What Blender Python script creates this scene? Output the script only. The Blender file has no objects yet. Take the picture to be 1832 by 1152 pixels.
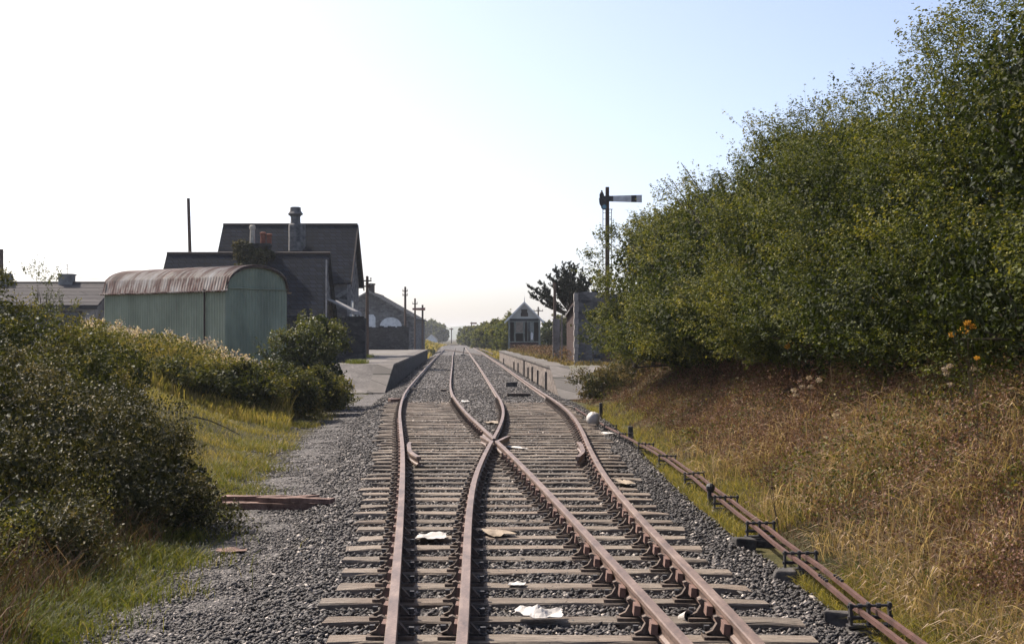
import bpy, math, random
import numpy as np
from mathutils import Vector, Matrix

R = np.random.default_rng(11)
random.seed(5)
S = bpy.context.scene
COL = S.collection
PI = math.pi
F, CX, HY, HC = 2544.0, 916.0, 605.0, 1.665      # focal length and horizon in photo pixels, eye height


def at(px, py, d):
    return ((px - CX) * d / F, d, HC + (HY - py) * d / F)


# ------------------------------------------------------------------ object helpers
def tag(o, label=None, cat=None, group=None, kind=None):
    if label: o["label"] = label
    if cat: o["category"] = cat
    if group: o["group"] = group
    if kind: o["kind"] = kind
    return o


def thing(name, label, cat, loc=(0, 0, 0), rotz=0.0, group=None):
    o = bpy.data.objects.new(name, None)
    o.empty_display_size = 0.2
    COL.objects.link(o)
    o.location = loc
    o.rotation_euler = (0, 0, rotz)
    return tag(o, label, cat, group)


def link(name, me, mat=None, parent=None, loc=(0, 0, 0), rotz=0.0):
    o = bpy.data.objects.new(name, me)
    COL.objects.link(o)
    if mat is not None and len(me.materials) == 0:
        me.materials.append(mat)
    o.location = loc
    o.rotation_euler = (0, 0, rotz)
    if parent is not None:
        o.parent = parent
    return o


def copy_tree(o, parent=None):
    c = o.copy()
    COL.objects.link(c)
    if parent is not None:
        c.parent = parent
    for ch in list(o.children):
        copy_tree(ch, c)
    return c


def np_mesh(name, V, Fc, tint=None, smooth=False):
    """V (n,3), Fc (m,k) all faces with k corners"""
    me = bpy.data.meshes.new(name)
    V = np.asarray(V, np.float32)
    Fc = np.asarray(Fc, np.int32)
    m, k = Fc.shape
    me.vertices.add(len(V))
    me.vertices.foreach_set("co", V.ravel())
    me.loops.add(m * k)
    me.loops.foreach_set("vertex_index", Fc.ravel())
    me.polygons.add(m)
    me.polygons.foreach_set("loop_start", np.arange(0, m * k, k, dtype=np.int32))
    if smooth:
        me.polygons.foreach_set("use_smooth", np.ones(m, bool))
    me.update(calc_edges=True)
    if tint is not None:
        a = me.attributes.new("tint", "FLOAT", "POINT")
        a.data.foreach_set("value", np.asarray(tint, np.float32))
    return me


class MB:
    def __init__(s):
        s.v, s.f = [], []

    def add(s, vs, fs):
        b = len(s.v)
        s.v += [tuple(p) for p in vs]
        s.f += [tuple(b + i for i in f) for f in fs]
        return s

    def box(s, x0, x1, y0, y1, z0, z1, M=None):
        vs = [(x, y, z) for z in (z0, z1) for y in (y0, y1) for x in (x0, x1)]
        if M is not None: vs = [M @ Vector(p) for p in vs]
        return s.add(vs, [(0, 2, 3, 1), (4, 5, 7, 6), (0, 1, 5, 4), (2, 6, 7, 3), (0, 4, 6, 2), (1, 3, 7, 5)])

    def prism(s, poly, axis, a0, a1):
        """poly in the two other axes (x: (y,z), y: (x,z), z: (x,y)), run from a0 to a1 along axis"""
        n = len(poly)
        def p(q, a):
            return {"x": (a, q[0], q[1]), "y": (q[0], a, q[1]), "z": (q[0], q[1], a)}[axis]
        vs = [p(q, a0) for q in poly] + [p(q, a1) for q in poly]
        fs = [tuple(range(n))[::-1], tuple(range(n, 2 * n))]
        fs += [(i, (i + 1) % n, n + (i + 1) % n, n + i) for i in range(n)]
        return s.add(vs, fs)

    def tube(s, pts, rad, n=6, caps=True):
        pts = [Vector(p) for p in pts]
        if not hasattr(rad, "__len__"): rad = [rad] * len(pts)
        rad = [float(q) for q in rad]
        rings = []
        for i, p in enumerate(pts):
            t = (pts[min(i + 1, len(pts) - 1)] - pts[max(i - 1, 0)])
            if t.length < 1e-9: t = Vector((0, 0, 1))
            t.normalize()
            a = Vector((0, 0, 1)) if abs(t.z) < .9 else Vector((1, 0, 0))
            u = t.cross(a).normalized(); w = t.cross(u)
            rings.append([p + rad[i] * (math.cos(2 * PI * k / n) * u + math.sin(2 * PI * k / n) * w) for k in range(n)])
        vs = [q for r in rings for q in r]
        fs = []
        for i in range(len(pts) - 1):
            for k in range(n):
                a, b = i * n + k, i * n + (k + 1) % n
                fs.append((a, b, b + n, a + n))
        if caps:
            fs.append(tuple(range(n))[::-1])
            fs.append(tuple(range((len(pts) - 1) * n, len(pts) * n)))
        return s.add(vs, fs)

    def sweep(s, sec, path):
        """sec: closed (x,z) outline, path: rows (x,y,z); section stays upright"""
        n = len(sec)
        path = np.asarray(path, float)
        tg = np.gradient(path[:, :2], axis=0)
        tg /= np.linalg.norm(tg, axis=1)[:, None]
        vs = []
        for (x, y, z), (tx, ty) in zip(path, tg):
            for a, h in sec:
                vs.append((x + a * ty, y - a * tx, z + h))
        fs = []
        for i in range(len(path) - 1):
            for k in range(n):
                a, b = i * n + k, i * n + (k + 1) % n
                fs.append((a, b, b + n, a + n))
        fs.append(tuple(range(n)))
        fs.append(tuple(range((len(path) - 1) * n, len(path) * n))[::-1])
        return s.add(vs, fs)

    def lathe(s, prof, c=(0, 0, 0), n=10):
        vs, fs = [], []
        for r, z in prof:
            for k in range(n):
                vs.append((c[0] + r * math.cos(2 * PI * k / n), c[1] + r * math.sin(2 * PI * k / n), c[2] + z))
        for i in range(len(prof) - 1):
            for k in range(n):
                a, b = i * n + k, i * n + (k + 1) % n
                fs.append((a, b, b + n, a + n))
        fs.append(tuple(range(n))[::-1]); fs.append(tuple(range((len(prof) - 1) * n, len(prof) * n)))
        return s.add(vs, fs)

    def mesh(s, name, smooth=False):
        me = bpy.data.meshes.new(name)
        me.from_pydata(s.v, [], s.f)
        if smooth:
            for p in me.polygons: p.use_smooth = True
        me.update()
        return me

    def build(s, name, mat, parent=None, loc=(0, 0, 0), rotz=0.0, smooth=False, bevel=0):
        o = link(name, s.mesh(name, smooth), mat, parent, loc, rotz)
        if bevel:
            b = o.modifiers.new("bevel", "BEVEL"); b.width = bevel; b.segments = 1; b.limit_method = "ANGLE"
        return o


# ------------------------------------------------------------------ materials
class NT:
    def __init__(s, name):
        s.m = bpy.data.materials.new(name); s.m.use_nodes = True
        s.t = s.m.node_tree; s.t.nodes.clear()
        s.out = s.n("ShaderNodeOutputMaterial")
        s.pos = s.n("ShaderNodeNewGeometry").outputs["Position"]

    def n(s, t, **kw):
        nd = s.t.nodes.new(t)
        for k, v in kw.items(): setattr(nd, k, v)
        return nd

    def l(s, a, b): s.t.links.new(a, b)

    def val(s, sock, x):
        if isinstance(x, bpy.types.NodeSocket): s.l(x, sock)
        else: sock.default_value = x

    def noise(s, scale, detail=4, rough=.55, vec=None, stretch=None):
        nd = s.n("ShaderNodeTexNoise")
        nd.inputs["Scale"].default_value = scale; nd.inputs["Detail"].default_value = detail
        nd.inputs["Roughness"].default_value = rough
        v = vec or s.pos
        if stretch:
            mp = s.n("ShaderNodeMapping"); mp.inputs["Scale"].default_value = stretch; s.l(v, mp.inputs[0]); v = mp.outputs[0]
        s.l(v, nd.inputs["Vector"])
        return nd.outputs["Fac"]

    def voro(s, scale, feature="F1", vec=None, out="Distance"):
        nd = s.n("ShaderNodeTexVoronoi", feature=feature); nd.inputs["Scale"].default_value = scale
        s.l(vec or s.pos, nd.inputs["Vector"])
        return nd.outputs[out]

    def ramp(s, fac, stops):
        nd = s.n("ShaderNodeValToRGB"); s.l(fac, nd.inputs[0])
        e = nd.color_ramp.elements
        while len(e) < len(stops): e.new(.5)
        for i, (p, c) in enumerate(stops):
            e[i].position = p; e[i].color = (*c, 1) if len(c) == 3 else c
        return nd.outputs[0]

    def mix(s, fac, a, b, mode="MIX"):
        nd = s.n("ShaderNodeMix", data_type="RGBA", blend_type=mode)
        s.val(nd.inputs[0], fac)
        for i, x in ((6, a), (7, b)):
            if isinstance(x, tuple): x = (*x, 1)[:4]
            s.val(nd.inputs[i], x)
        return nd.outputs[2]

    def math(s, op, a, b=0.0):
        nd = s.n("ShaderNodeMath", operation=op); s.val(nd.inputs[0], a); s.val(nd.inputs[1], b)
        return nd.outputs[0]

    def attr(s, name): return s.n("ShaderNodeAttribute", attribute_name=name).outputs["Fac"]

    def bump(s, h, strength=.4, dist=.02):
        nd = s.n("ShaderNodeBump"); nd.inputs["Strength"].default_value = strength; nd.inputs["Distance"].default_value = dist
        s.l(h, nd.inputs["Height"]); return nd.outputs[0]

    def wallvec(s, sx=1.0, sz=1.0):
        sp = s.n("ShaderNodeSeparateXYZ"); s.l(s.pos, sp.inputs[0])
        u = s.math("ADD", sp.outputs[0], sp.outputs[1])
        cb = s.n("ShaderNodeCombineXYZ")
        s.l(s.math("MULTIPLY", u, sx), cb.inputs[0]); s.l(s.math("MULTIPLY", sp.outputs[2], sz), cb.inputs[1])
        return cb.outputs[0]

    def done(s, col, rough=.8, normal=None, spec=.3, metal=0.0, trans=0.0, sss=None):
        p = s.n("ShaderNodeBsdfPrincipled")
        s.val(p.inputs["Base Color"], (*col, 1) if isinstance(col, tuple) else col)
        s.val(p.inputs["Roughness"], rough)
        p.inputs["Specular IOR Level"].default_value = spec; p.inputs["Metallic"].default_value = metal
        if normal is not None: s.l(normal, p.inputs["Normal"])
        o = p.outputs[0]
        if trans:
            tr = s.n("ShaderNodeBsdfTranslucent")
            s.val(tr.inputs[0], sss if sss is not None else col)
            mx = s.n("ShaderNodeMixShader"); mx.inputs[0].default_value = trans
            s.l(o, mx.inputs[1]); s.l(tr.outputs[0], mx.inputs[2]); o = mx.outputs[0]
        s.l(o, s.out.inputs["Surface"])
        return s.m


def m_simple(name, c1, c2, scale=6, rough=.8, bump=.3, spec=.3, detail=5, stretch=None, dist=.02, lo=.35, hi=.65):
    k = NT(name); f = k.noise(scale, detail, stretch=stretch)
    f2 = k.noise(scale * 7, 3, stretch=stretch)
    h = k.math("ADD", f, k.math("MULTIPLY", f2, .5))
    c = k.ramp(k.math("MULTIPLY", h, .667), [(lo, c1), (hi, c2)])
    return k.done(c, rough, k.bump(h, bump, dist) if bump else None, spec)


def m_leaf(name, cols, rough=.42, spec=.5, trans=.3):
    k = NT(name); t = k.attr("tint")
    n = len(cols)
    c = k.ramp(t, [(i / (n - 1), q) for i, q in enumerate(cols)])
    br = k.mix(1.0, c, (1.5, 1.45, .7), "MULTIPLY")
    return k.done(c, rough, None, spec, trans=trans, sss=br)


def m_stone(name, c1, c2, mortar, sx=2.2, sz=4.0, rnd=1.0):
    k = NT(name)
    v = k.wallvec(sx, sz)
    wob = k.noise(3, 2)
    d = k.voro(1.0, "DISTANCE_TO_EDGE", v)
    cell = k.n("ShaderNodeTexVoronoi"); cell.inputs["Scale"].default_value = 1.0; k.l(v, cell.inputs["Vector"])
    sepc = k.n("ShaderNodeSeparateColor"); k.l(cell.outputs["Color"], sepc.inputs[0])
    g = k.noise(9, 5)
    tone = k.math("ADD", k.math("MULTIPLY", sepc.outputs[0], .6), k.math("MULTIPLY", g, .5))
    c = k.ramp(tone, [(.2, c1), (.85, c2)])
    mk = k.ramp(d, [(.02, (1, 1, 1)), (.09, (0, 0, 0))])
    c = k.mix(mk, c, mortar)
    big = k.noise(.5, 4)
    c = k.mix(k.ramp(big, [(.45, (0, 0, 0)), (.7, (.4, .4, .4))]), c, c1)
    h = k.math("ADD", k.math("MINIMUM", d, .15), k.math("MULTIPLY", g, .12))
    return k.done(c, .92, k.bump(h, .8, .06), .2)


def m_courses(name, c1, c2, mortar, bw, bh, msize=.02, rough=.85, bump=.5, big=None):
    k = NT(name); v = k.wallvec()
    b = k.n("ShaderNodeTexBrick"); k.l(v, b.inputs["Vector"])
    b.inputs["Scale"].default_value = 1.0
    b.inputs["Brick Width"].default_value = bw; b.inputs["Row Height"].default_value = bh
    b.inputs["Mortar Size"].default_value = msize; b.inputs["Mortar Smooth"].default_value = .3
    b.inputs["Color1"].default_value = (*c1, 1); b.inputs["Color2"].default_value = (*c2, 1); b.inputs["Mortar"].default_value = (*mortar, 1)
    n = k.noise(2.2, 6)
    c = k.mix(k.ramp(n, [(.35, (0, 0, 0)), (.75, (.7, .7, .7))]), b.outputs["Color"], big or c1)
    h = k.math("ADD", k.math("SUBTRACT", 1.0, b.outputs["Fac"]), k.math("MULTIPLY", k.noise(14, 3), .5))
    return k.done(c, rough, k.bump(h, bump, .03), .12)


M = {}
# weathered sleeper timber, grain running across the track
k = NT("sleeper_timber")
g1 = k.noise(6, 6, .65, stretch=(.7, 9, 9)); g2 = k.noise(1.3, 4); g3 = k.noise(26, 4, .6, stretch=(.45, 3.2, 3.2))
c = k.ramp(g1, [(.3, (.11, .090, .073)), (.55, (.25, .215, .18)), (.75, (.35, .305, .26))])
c = k.mix(k.ramp(g3, [(.30, (.85, .85, .85)), (.42, (0, 0, 0))]), c, (.035, .028, .024))
c = k.mix(k.ramp(g2, [(.45, (0, 0, 0)), (.7, (.55, .55, .55))]), c, (.17, .12, .09))
oi = k.n("ShaderNodeObjectInfo").outputs["Random"]
c = k.mix(1.0, c, k.ramp(oi, [(0, (.55, .53, .51)), (.5, (.86, .83, .80)), (1, (1.12, 1.07, 1.02))]), "MULTIPLY")
M["sleeper"] = k.done(c, .85, k.bump(k.math("ADD", g1, k.math("MULTIPLY", g3, 1.2)), .7, .02), .25)
# rust
k = NT("rail_rust")
n1 = k.noise(2.6, 6, .65, stretch=(3, .7, 6)); n2 = k.noise(60, 4)
c = k.ramp(k.math("ADD", k.math("MULTIPLY", n1, .65), k.math("MULTIPLY", n2, .35)), [(.34, (.048, .029, .021)), (.5, (.130, .084, .063)), (.66, (.235, .165, .127))])
M["rust"] = k.done(c, .55, k.bump(n2, .25, .004), .55)
M["rust_dark"] = m_simple("dark_rust", (.030, .022, .018), (.115, .078, .060), 9, .75, .4, .4)
M["rust_key"] = m_simple("rusty_key", (.11, .062, .048), (.20, .118, .092), 12, .7, .4, .4)
M["chair_iron"] = m_simple("weathered_cast_iron", (.045, .034, .027), (.15, .112, .088), 10, .8, .4, .3)
M["iron"] = m_simple("black_iron", (.012, .012, .014), (.05, .043, .04), 8, .6, .3, .5)
M["rod"] = m_simple("rod_rust", (.05, .024, .018), (.115, .056, .042), 7, .6, .4, .4)
M["concrete"] = m_simple("old_concrete", (.15, .14, .13), (.36, .335, .31), 2.5, .9, .4, .2)
M["concrete_pale"] = m_simple("pale_concrete", (.15, .135, .125), (.28, .25, .23), 1.4, .9, .4, .2)
M["block"] = m_simple("dark_block", (.03, .028, .027), (.10, .092, .085), 5, .9, .5, .2)
# platform surface: pale paving breaking up into gravel and moss
k = NT("platform_paving")
n1 = k.noise(.55, 6, .6); n2 = k.noise(9, 5); n3 = k.noise(.22, 3)
c = k.ramp(k.math("ADD", k.math("MULTIPLY", n1, .65), k.math("MULTIPLY", n2, .35)), [(.34, (.06, .055, .05)), (.5, (.12, .108, .10)), (.66, (.22, .198, .18))])
c = k.mix(k.ramp(n3, [(.56, (0, 0, 0)), (.66, (.7, .7, .7))]), c, (.12, .115, .06))
M["paving"] = k.done(c, .92, k.bump(n2, .4, .02), .2)
M["coping"] = m_courses("coping_slabs", (.08, .072, .066), (.165, .148, .135), (.025, .024, .02), 1.5, 40.0, .03, .95, .5, (.085, .08, .07))
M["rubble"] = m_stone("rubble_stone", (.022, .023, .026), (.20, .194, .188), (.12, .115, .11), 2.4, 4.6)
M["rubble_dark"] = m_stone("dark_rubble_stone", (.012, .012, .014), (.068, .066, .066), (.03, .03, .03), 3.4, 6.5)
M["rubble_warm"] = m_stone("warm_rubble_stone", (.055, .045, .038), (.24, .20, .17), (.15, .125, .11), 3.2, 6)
M["quoin"] = m_simple("quoin_stone", (.16, .145, .13), (.36, .33, .30), 2.0, .9, .6, .2)  # pale stone, with the sunlit wall edge partly put into its colour
M["ashlar"] = m_simple("ashlar_stone", (.05, .05, .052), (.19, .18, .168), 3.0, .9, .4, .2)
M["brick"] = m_courses("dark_brick", (.030, .017, .014), (.058, .030, .024), (.05, .042, .038), .23, .085, .012)
M["slate"] = m_courses("roof_slate", (.005, .008, .014), (.014, .020, .034), (.003, .003, .004), .40, .26, .03, 1.0, .6, (.008, .011, .018))
M["tile"] = m_courses("terrace_tile", (.06, .055, .055), (.09, .082, .08), (.03, .028, .028), 3.0, .24, .03, .95, .8, (.075, .068, .066))
M["render"] = m_simple("dirty_render", (.12, .115, .11), (.30, .29, .275), .9, .9, .2, .2)
M["white"] = m_simple("weathered_white_paint", (.42, .42, .40), (.78, .77, .74), 2.2, .7, .2, .3, lo=.28, hi=.55)
M["cream"] = m_simple("weathered_cream_boards", (.30, .30, .27), (.62, .61, .55), 2.6, .8, .3, .3, stretch=(.6, .6, 7))
M["timber_blue"] = m_simple("faded_grey_green_paint", (.10, .11, .095), (.32, .34, .30), 3.0, .8, .3, .3, stretch=(6, 6, .7))
M["darkwood"] = m_simple("tarred_wood", (.018, .014, .012), (.07, .05, .042), 5, .8, .4, .3, stretch=(5, 5, .5))
M["redwood"] = m_simple("dull_red_boards", (.03, .016, .015), (.10, .045, .04), 5, .8, .3, .3)
M["pole"] = m_simple("creosoted_pole", (.045, .03, .022), (.15, .10, .075), 5, .85, .5, .25, stretch=(6, 6, .5))
M["glass"] = m_simple("dusty_dark_glass", (.02, .025, .03), (.07, .075, .08), 1.5, .15, 0, .6)
M["pane_tan"] = m_simple("boarded_pane", (.16, .13, .10), (.30, .25, .20), 3, .8, .2, .3)
M["pot_red"] = m_simple("terracotta_pot", (.13, .036, .020), (.22, .07, .04), 6, .8, .2, .3)
M["pot_cream"] = m_simple("cream_pot", (.28, .25, .20), (.45, .41, .34), 6, .8, .2, .3)
M["arm_white"] = m_simple("signal_arm_white", (.40, .40, .39), (.62, .62, .60), 5, .6, .1, .4)
M["arm_red"] = m_simple("signal_arm_faded", (.16, .06, .045), (.30, .13, .09), 5, .6, .1, .4)
M["black"] = m_simple("dull_black_paint", (.010, .010, .011), (.03, .03, .03), 5, .55, .1, .4)
M["lens"] = m_simple("blue_green_lens", (.06, .16, .22), (.15, .3, .38), 9, .15, 0, .7)
# shed paint and rusty sheets
k = NT("green_sheet_paint")
n1 = k.noise(1.1, 6, .6, stretch=(1, 1, .5)); n2 = k.noise(7, 5, stretch=(1, 1, .25))
c = k.ramp(n1, [(.3, (.18, .20, .14)), (.55, (.275, .30, .21)), (.75, (.34, .355, .26))])
c = k.mix(k.ramp(n2, [(.6, (0, 0, 0)), (.8, (.55, .55, .55))]), c, (.20, .17, .12))
M["shed_green"] = k.done(c, .6, None, .35)
k = NT("rusty_roof_sheet")
sp_ = k.n("ShaderNodeSeparateXYZ"); k.l(k.pos, sp_.inputs[0]); cb_ = k.n("ShaderNodeCombineXYZ")
k.l(k.attr("tint"), cb_.inputs[0]); k.l(k.math("MULTIPLY", sp_.outputs[2], .35), cb_.inputs[1])
n1 = k.noise(1.1, 6, .62); n2 = k.noise(3.3, 5, .6, cb_.outputs[0]); n3 = k.noise(9, 4, .6, cb_.outputs[0])
c = k.ramp(k.math("ADD", k.math("MULTIPLY", n1, .35), k.math("MULTIPLY", n2, .65)), [(.38, (.055, .028, .020)), (.46, (.13, .068, .048)), (.52, (.25, .205, .172)), (.64, (.38, .35, .315))])
c = k.mix(k.ramp(n3, [(.52, (0, 0, 0)), (.72, (.6, .6, .6))]), c, (.13, .05, .035))
M["roof_rust"] = k.done(c, .65, k.bump(n2, .2, .01), .4)
# ground
k = NT("earth_and_turf")
n1 = k.noise(.35, 6); n2 = k.noise(3.5, 6, .6); n3 = k.noise(24, 4)
dry = k.attr("tint")
grn = k.ramp(n2, [(.3, (.025, .028, .010)), (.55, (.055, .055, .018)), (.75, (.10, .085, .035))])
brn = k.ramp(n2, [(.3, (.026, .018, .011)), (.55, (.060, .040, .024)), (.75, (.11, .075, .045))])
c = k.mix(k.math("ADD", k.math("MULTIPLY", dry, .8), k.math("MULTIPLY", k.ramp(n1, [(.35, (0, 0, 0)), (.7, (1, 1, 1))]), .3)), grn, brn)
M["earth"] = k.done(c, .95, k.bump(k.math("ADD", n2, n3), .6, .05), .1)


def m_gravel(name, dark, mid, light, sc, rough=.9):
    k = NT(name)
    cell = k.n("ShaderNodeTexVoronoi"); cell.inputs["Scale"].default_value = sc; k.l(k.pos, cell.inputs["Vector"])
    sp = k.n("ShaderNodeSeparateColor"); k.l(cell.outputs["Color"], sp.inputs[0])
    n1 = k.noise(.8, 5); n2 = k.noise(sc * 1.5, 3)
    t = k.math("ADD", k.math("MULTIPLY", sp.outputs[0], .62), k.math("ADD", k.math("MULTIPLY", n1, .3), k.math("MULTIPLY", n2, .15)))
    c = k.ramp(t, [(.2, dark), (.6, mid), (.95, light)])
    h = k.math("ADD", k.math("SUBTRACT", 1.0, cell.outputs["Distance"]), k.math("MULTIPLY", n2, .4))
    return k.done(c, rough, k.bump(h, .9, .03), .25)


M["ballast"] = m_gravel("ballast_bed", (.026, .024, .024), (.085, .078, .075), (.22, .20, .185), 15)
M["path"] = m_gravel("cinder_path", (.035, .032, .030), (.092, .083, .078), (.22, .20, .185), 30)
k = NT("ballast_stone")
t = k.attr("tint"); n = k.noise(40, 3)
c = k.ramp(t, [(0, (.020, .018, .018)), (.5, (.074, .066, .062)), (.85, (.165, .145, .131)), (1, (.40, .35, .305))])
M["stone"] = k.done(c, .75, k.bump(n, .4, .006), .35)
# leaves and grasses
M["haw"] = m_leaf("hawthorn_leaf", [(.013, .020, .005), (.042, .054, .011), (.100, .106, .019), (.19, .165, .036)], .62, .15, .30)  # ramp ends spread apart: highlights and hollow shade put into the colours
M["bramble"] = m_leaf("bramble_leaf", [(.017, .020, .007), (.043, .042, .013), (.085, .075, .026), (.17, .13, .065)], .6, .18, .2)  # palest tone paints in highlights as well as pale leaf undersides
M["bramble_lit"] = m_leaf("sunlit_bramble_leaf", [(.024, .030, .008), (.060, .065, .014), (.115, .105, .026), (.20, .155, .052)], .6, .15, .28)  # lighter bramble copy, sunlight put into the leaf colours
M["shrub"] = m_leaf("shrub_leaf", [(.024, .034, .008), (.055, .066, .013), (.095, .098, .020), (.16, .14, .034)], .5, .3, .3)
M["cypress"] = m_leaf("cypress_spray", [(.006, .010, .006), (.012, .018, .009), (.024, .030, .014)], .6, .3, .1)
M["grass"] = m_leaf("yellow_green_grass", [(.045, .054, .013), (.125, .118, .027), (.235, .19, .055), (.36, .265, .125)], .65, .2, .32)
M["lush"] = m_leaf("lush_green_grass", [(.030, .046, .010), (.065, .082, .015), (.115, .118, .024), (.19, .155, .06)], .6, .2, .35)
M["dry"] = m_leaf("dry_grass", [(.06, .05, .024), (.155, .108, .066), (.27, .19, .13), (.42, .325, .235)], .75, .15, .28)
M["weed"] = m_leaf("brown_weed", [(.024, .027, .010), (.068, .046, .026), (.118, .063, .044), (.185, .112, .080), (.30, .215, .155)], .8, .15, .2)
M["down"] = m_leaf("thistle_down", [(.24, .165, .145), (.38, .30, .28), (.56, .49, .475)], .9, .1, .35)
M["dock"] = m_leaf("seeding_dock", [(.045, .028, .019), (.11, .056, .040), (.185, .105, .078), (.30, .21, .155)], .85, .1, .2)
M["verge"] = m_leaf("mixed_verge_weeds", [(.04, .045, .014), (.10, .075, .035), (.16, .12, .05), (.26, .19, .10)], .75, .15, .25)
M["ragwort"] = m_leaf("ragwort_flower", [(.35, .17, .02), (.55, .28, .03), (.66, .38, .06)], .7, .2, .3)
M["stalk"] = m_simple("dry_stalk", (.07, .05, .035), (.17, .125, .085), 12, .9, .2, .15)
M["bark"] = m_simple("bark", (.03, .024, .018), (.11, .09, .07), 8, .9, .6, .2, stretch=(3, 3, .6))
M["far_leaf"] = m_leaf("far_foliage", [(.05, .06, .018), (.10, .105, .030), (.16, .145, .05)], .8, .1, .38)
M["paper"] = m_simple("white_plastic", (.34, .31, .28), (.52, .49, .45), 9, .6, .2, .4)
M["cardboard"] = m_simple("faded_cardboard", (.20, .155, .11), (.34, .28, .215), 8, .85, .2, .2)
M["plank"] = m_simple("rotten_plank", (.07, .04, .032), (.24, .155, .125), 8, .85, .5, .2, stretch=(1, 1, 1))
M["hill"] = m_simple("far_hill_fields", (.05, .06, .035), (.13, .13, .075), .012, 1, 0, .1)

# ------------------------------------------------------------------ track survey
Ya = np.array([-2, 2, 7.95, 12.42, 16.23, 19.8, 23.4, 28, 35, 39.4, 43.7, 49.8, 57, 66, 88, 108, 144, 216, 450, 900])
Xa = np.array([-.10, -.30, -.68, -.985, -1.255, -1.52, -1.80, -2.185, -2.77, -3.09, -3.385, -3.77, -4.14, -4.53, -5.40, -6.2, -7.68, -10.45, -19.3, -36])
Yd = np.array([-2, 2, 7.95, 12.42, 15.07, 18.34, 23.4, 27.15, 31.85, 35.6, 40, 44.6, 49.25, 56.5, 66, 88, 148, 216, 450, 900])
Xd = np.array([1.43, 1.45, 1.40, 1.28, 1.22, 1.19, 1.27, 1.37, 1.45, 1.46, 1.41, 1.30, 1.14, .90, .56, -.27, -2.53, -5.1, -14.0, -31])
_g = np.arange(-2, 900, .25)


def _smooth(a, w):
    kx = np.exp(-.5 * (np.arange(-4 * w, 4 * w + 1) / w) ** 2); kx /= kx.sum()
    return np.convolve(np.pad(a, 4 * w, mode="reflect", reflect_type="odd"), kx, "valid")


_xa = _smooth(np.interp(_g, Ya, Xa), 6); _xd = _smooth(np.interp(_g, Yd, Xd), 6)
_zr = _smooth(np.interp(_g, [-5, 0, 50, 62, 100, 5000], [.03, 0, -.275, -.30, -.2, -.2]), 12)
GA = 1.67
def A(y): return np.interp(y, _g, _xa)
def D(y): return np.interp(y, _g, _xd)
def zr(y): return np.interp(y, _g, _zr)


def ss(x, a, b):
    t = np.clip((x - a) / (b - a), 0, 1); return t * t * (3 - 2 * t)


def _hash(ix, iy, iz):
    n = (ix * 374761393 + iy * 668265263 + iz * 2147483647) & 0xffffffff
    n = ((n ^ (n >> 13)) * 1274126177) & 0xffffffff
    return ((n ^ (n >> 16)) & 0xffff) / 65535.0


def vnoise(x, y, z=0.0):
    x, y, z = np.broadcast_arrays(np.asarray(x, float), np.asarray(y, float), np.asarray(z, float))
    ix, iy, iz = (np.floor(q).astype(np.int64) for q in (x, y, z))
    fx, fy, fz = x - ix, y - iy, z - iz
    fx, fy, fz = (q * q * (3 - 2 * q) for q in (fx, fy, fz))
    r = 0
    for a in (0, 1):
        for b in (0, 1):
            for c_ in (0, 1):
                r = r + _hash(ix + a, iy + b, iz + c_) * (fx if a else 1 - fx) * (fy if b else 1 - fy) * (fz if c_ else 1 - fz)
    return r


def T(X, Y):
    X, Y = np.asarray(X, float), np.asarray(Y, float)
    sl, sr, z0 = A(Y) - X, X - D(Y), zr(Y)
    nl = np.interp(sl, [-1, .6, 1.2, 2.3, 3.4, 6.5, 13, 60], [-.232, -.255, -.38, -.43, -.24, .95, 1.7, 1.9])
    fl = np.interp(sl, [-1, .6, 1.3, 60], [-.265, -.27, -.52, -.55])
    wl = np.where(sl < 6, ss(Y, 42, 58), ss(Y, 42 + 18 * ss(sl, 6, 9), 58 + 16 * ss(sl, 6, 9)))
    nr = np.interp(sr, [-1, .6, 1.15, 1.4, 2.2, 4.0, 4.8, 7, 60], [-.232, -.255, -.37, -.36, -.13, 1.0, 1.42, 1.65, 1.9])
    fr = np.interp(sr, [-1, .6, 1.3, 60], [-.265, -.27, -.52, -.4])
    wr = ss(Y, 48, 57)
    z = np.where(sl > sr, nl * (1 - wl) + fl * wl, nr * (1 - wr) + fr * wr)
    # the middle of the bed fills up with ballast once the two tracks part
    b = A(Y) + GA; a2 = D(Y) - GA
    gap = a2 - b
    mid = np.clip(1 - np.abs(X - (a2 + b) / 2) / np.maximum(gap / 2 + .1, .05), 0, 1)
    z = z + np.where(gap > .1, .055 * ss(Y, 26, 31) * ss(mid, 0, .6), 0)
    z = z + .055 * ss(Y, 44.5, 48) * ((sl < .5) & (sr < .5))
    hump = 2.0 * np.exp(-((X + 20.0) / 5.5) ** 2 - ((Y - 265) / 60) ** 2) + .9 * np.exp(-((X + 24) / 5) ** 2 - ((Y - 330) / 80) ** 2)
    out = np.maximum(np.maximum(sl - 2.0, sr - 1.3), 0)
    amp = np.minimum(out * .17, .40)
    hump = hump + 1.3 * np.exp(-((X + 9.6) / 3.6) ** 2 - ((Y - 41.5) / 4.5) ** 2) * ss(sl, 2.6, 4.5) / np.maximum(ss(Y, 160, 190), .02) * (Y < 100) * .02
    z = z + hump * np.maximum(ss(Y, 160, 190), .02 * (Y < 100)) + (vnoise(X * .55, Y * .55) - .5) * amp + (vnoise(X * 2.1, Y * 2.1, 3.0) - .5) * np.minimum(amp, .07)
    return z0 + z


# ------------------------------------------------------------------ ground, ballast, path
def axis(lo, hi, segs):
    out = [lo]
    for end, step in segs:
        n = max(1, int(round((end - out[-1]) / step)))
        out += list(np.linspace(out[-1], end, n + 1)[1:])
    return np.array(out)


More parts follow.
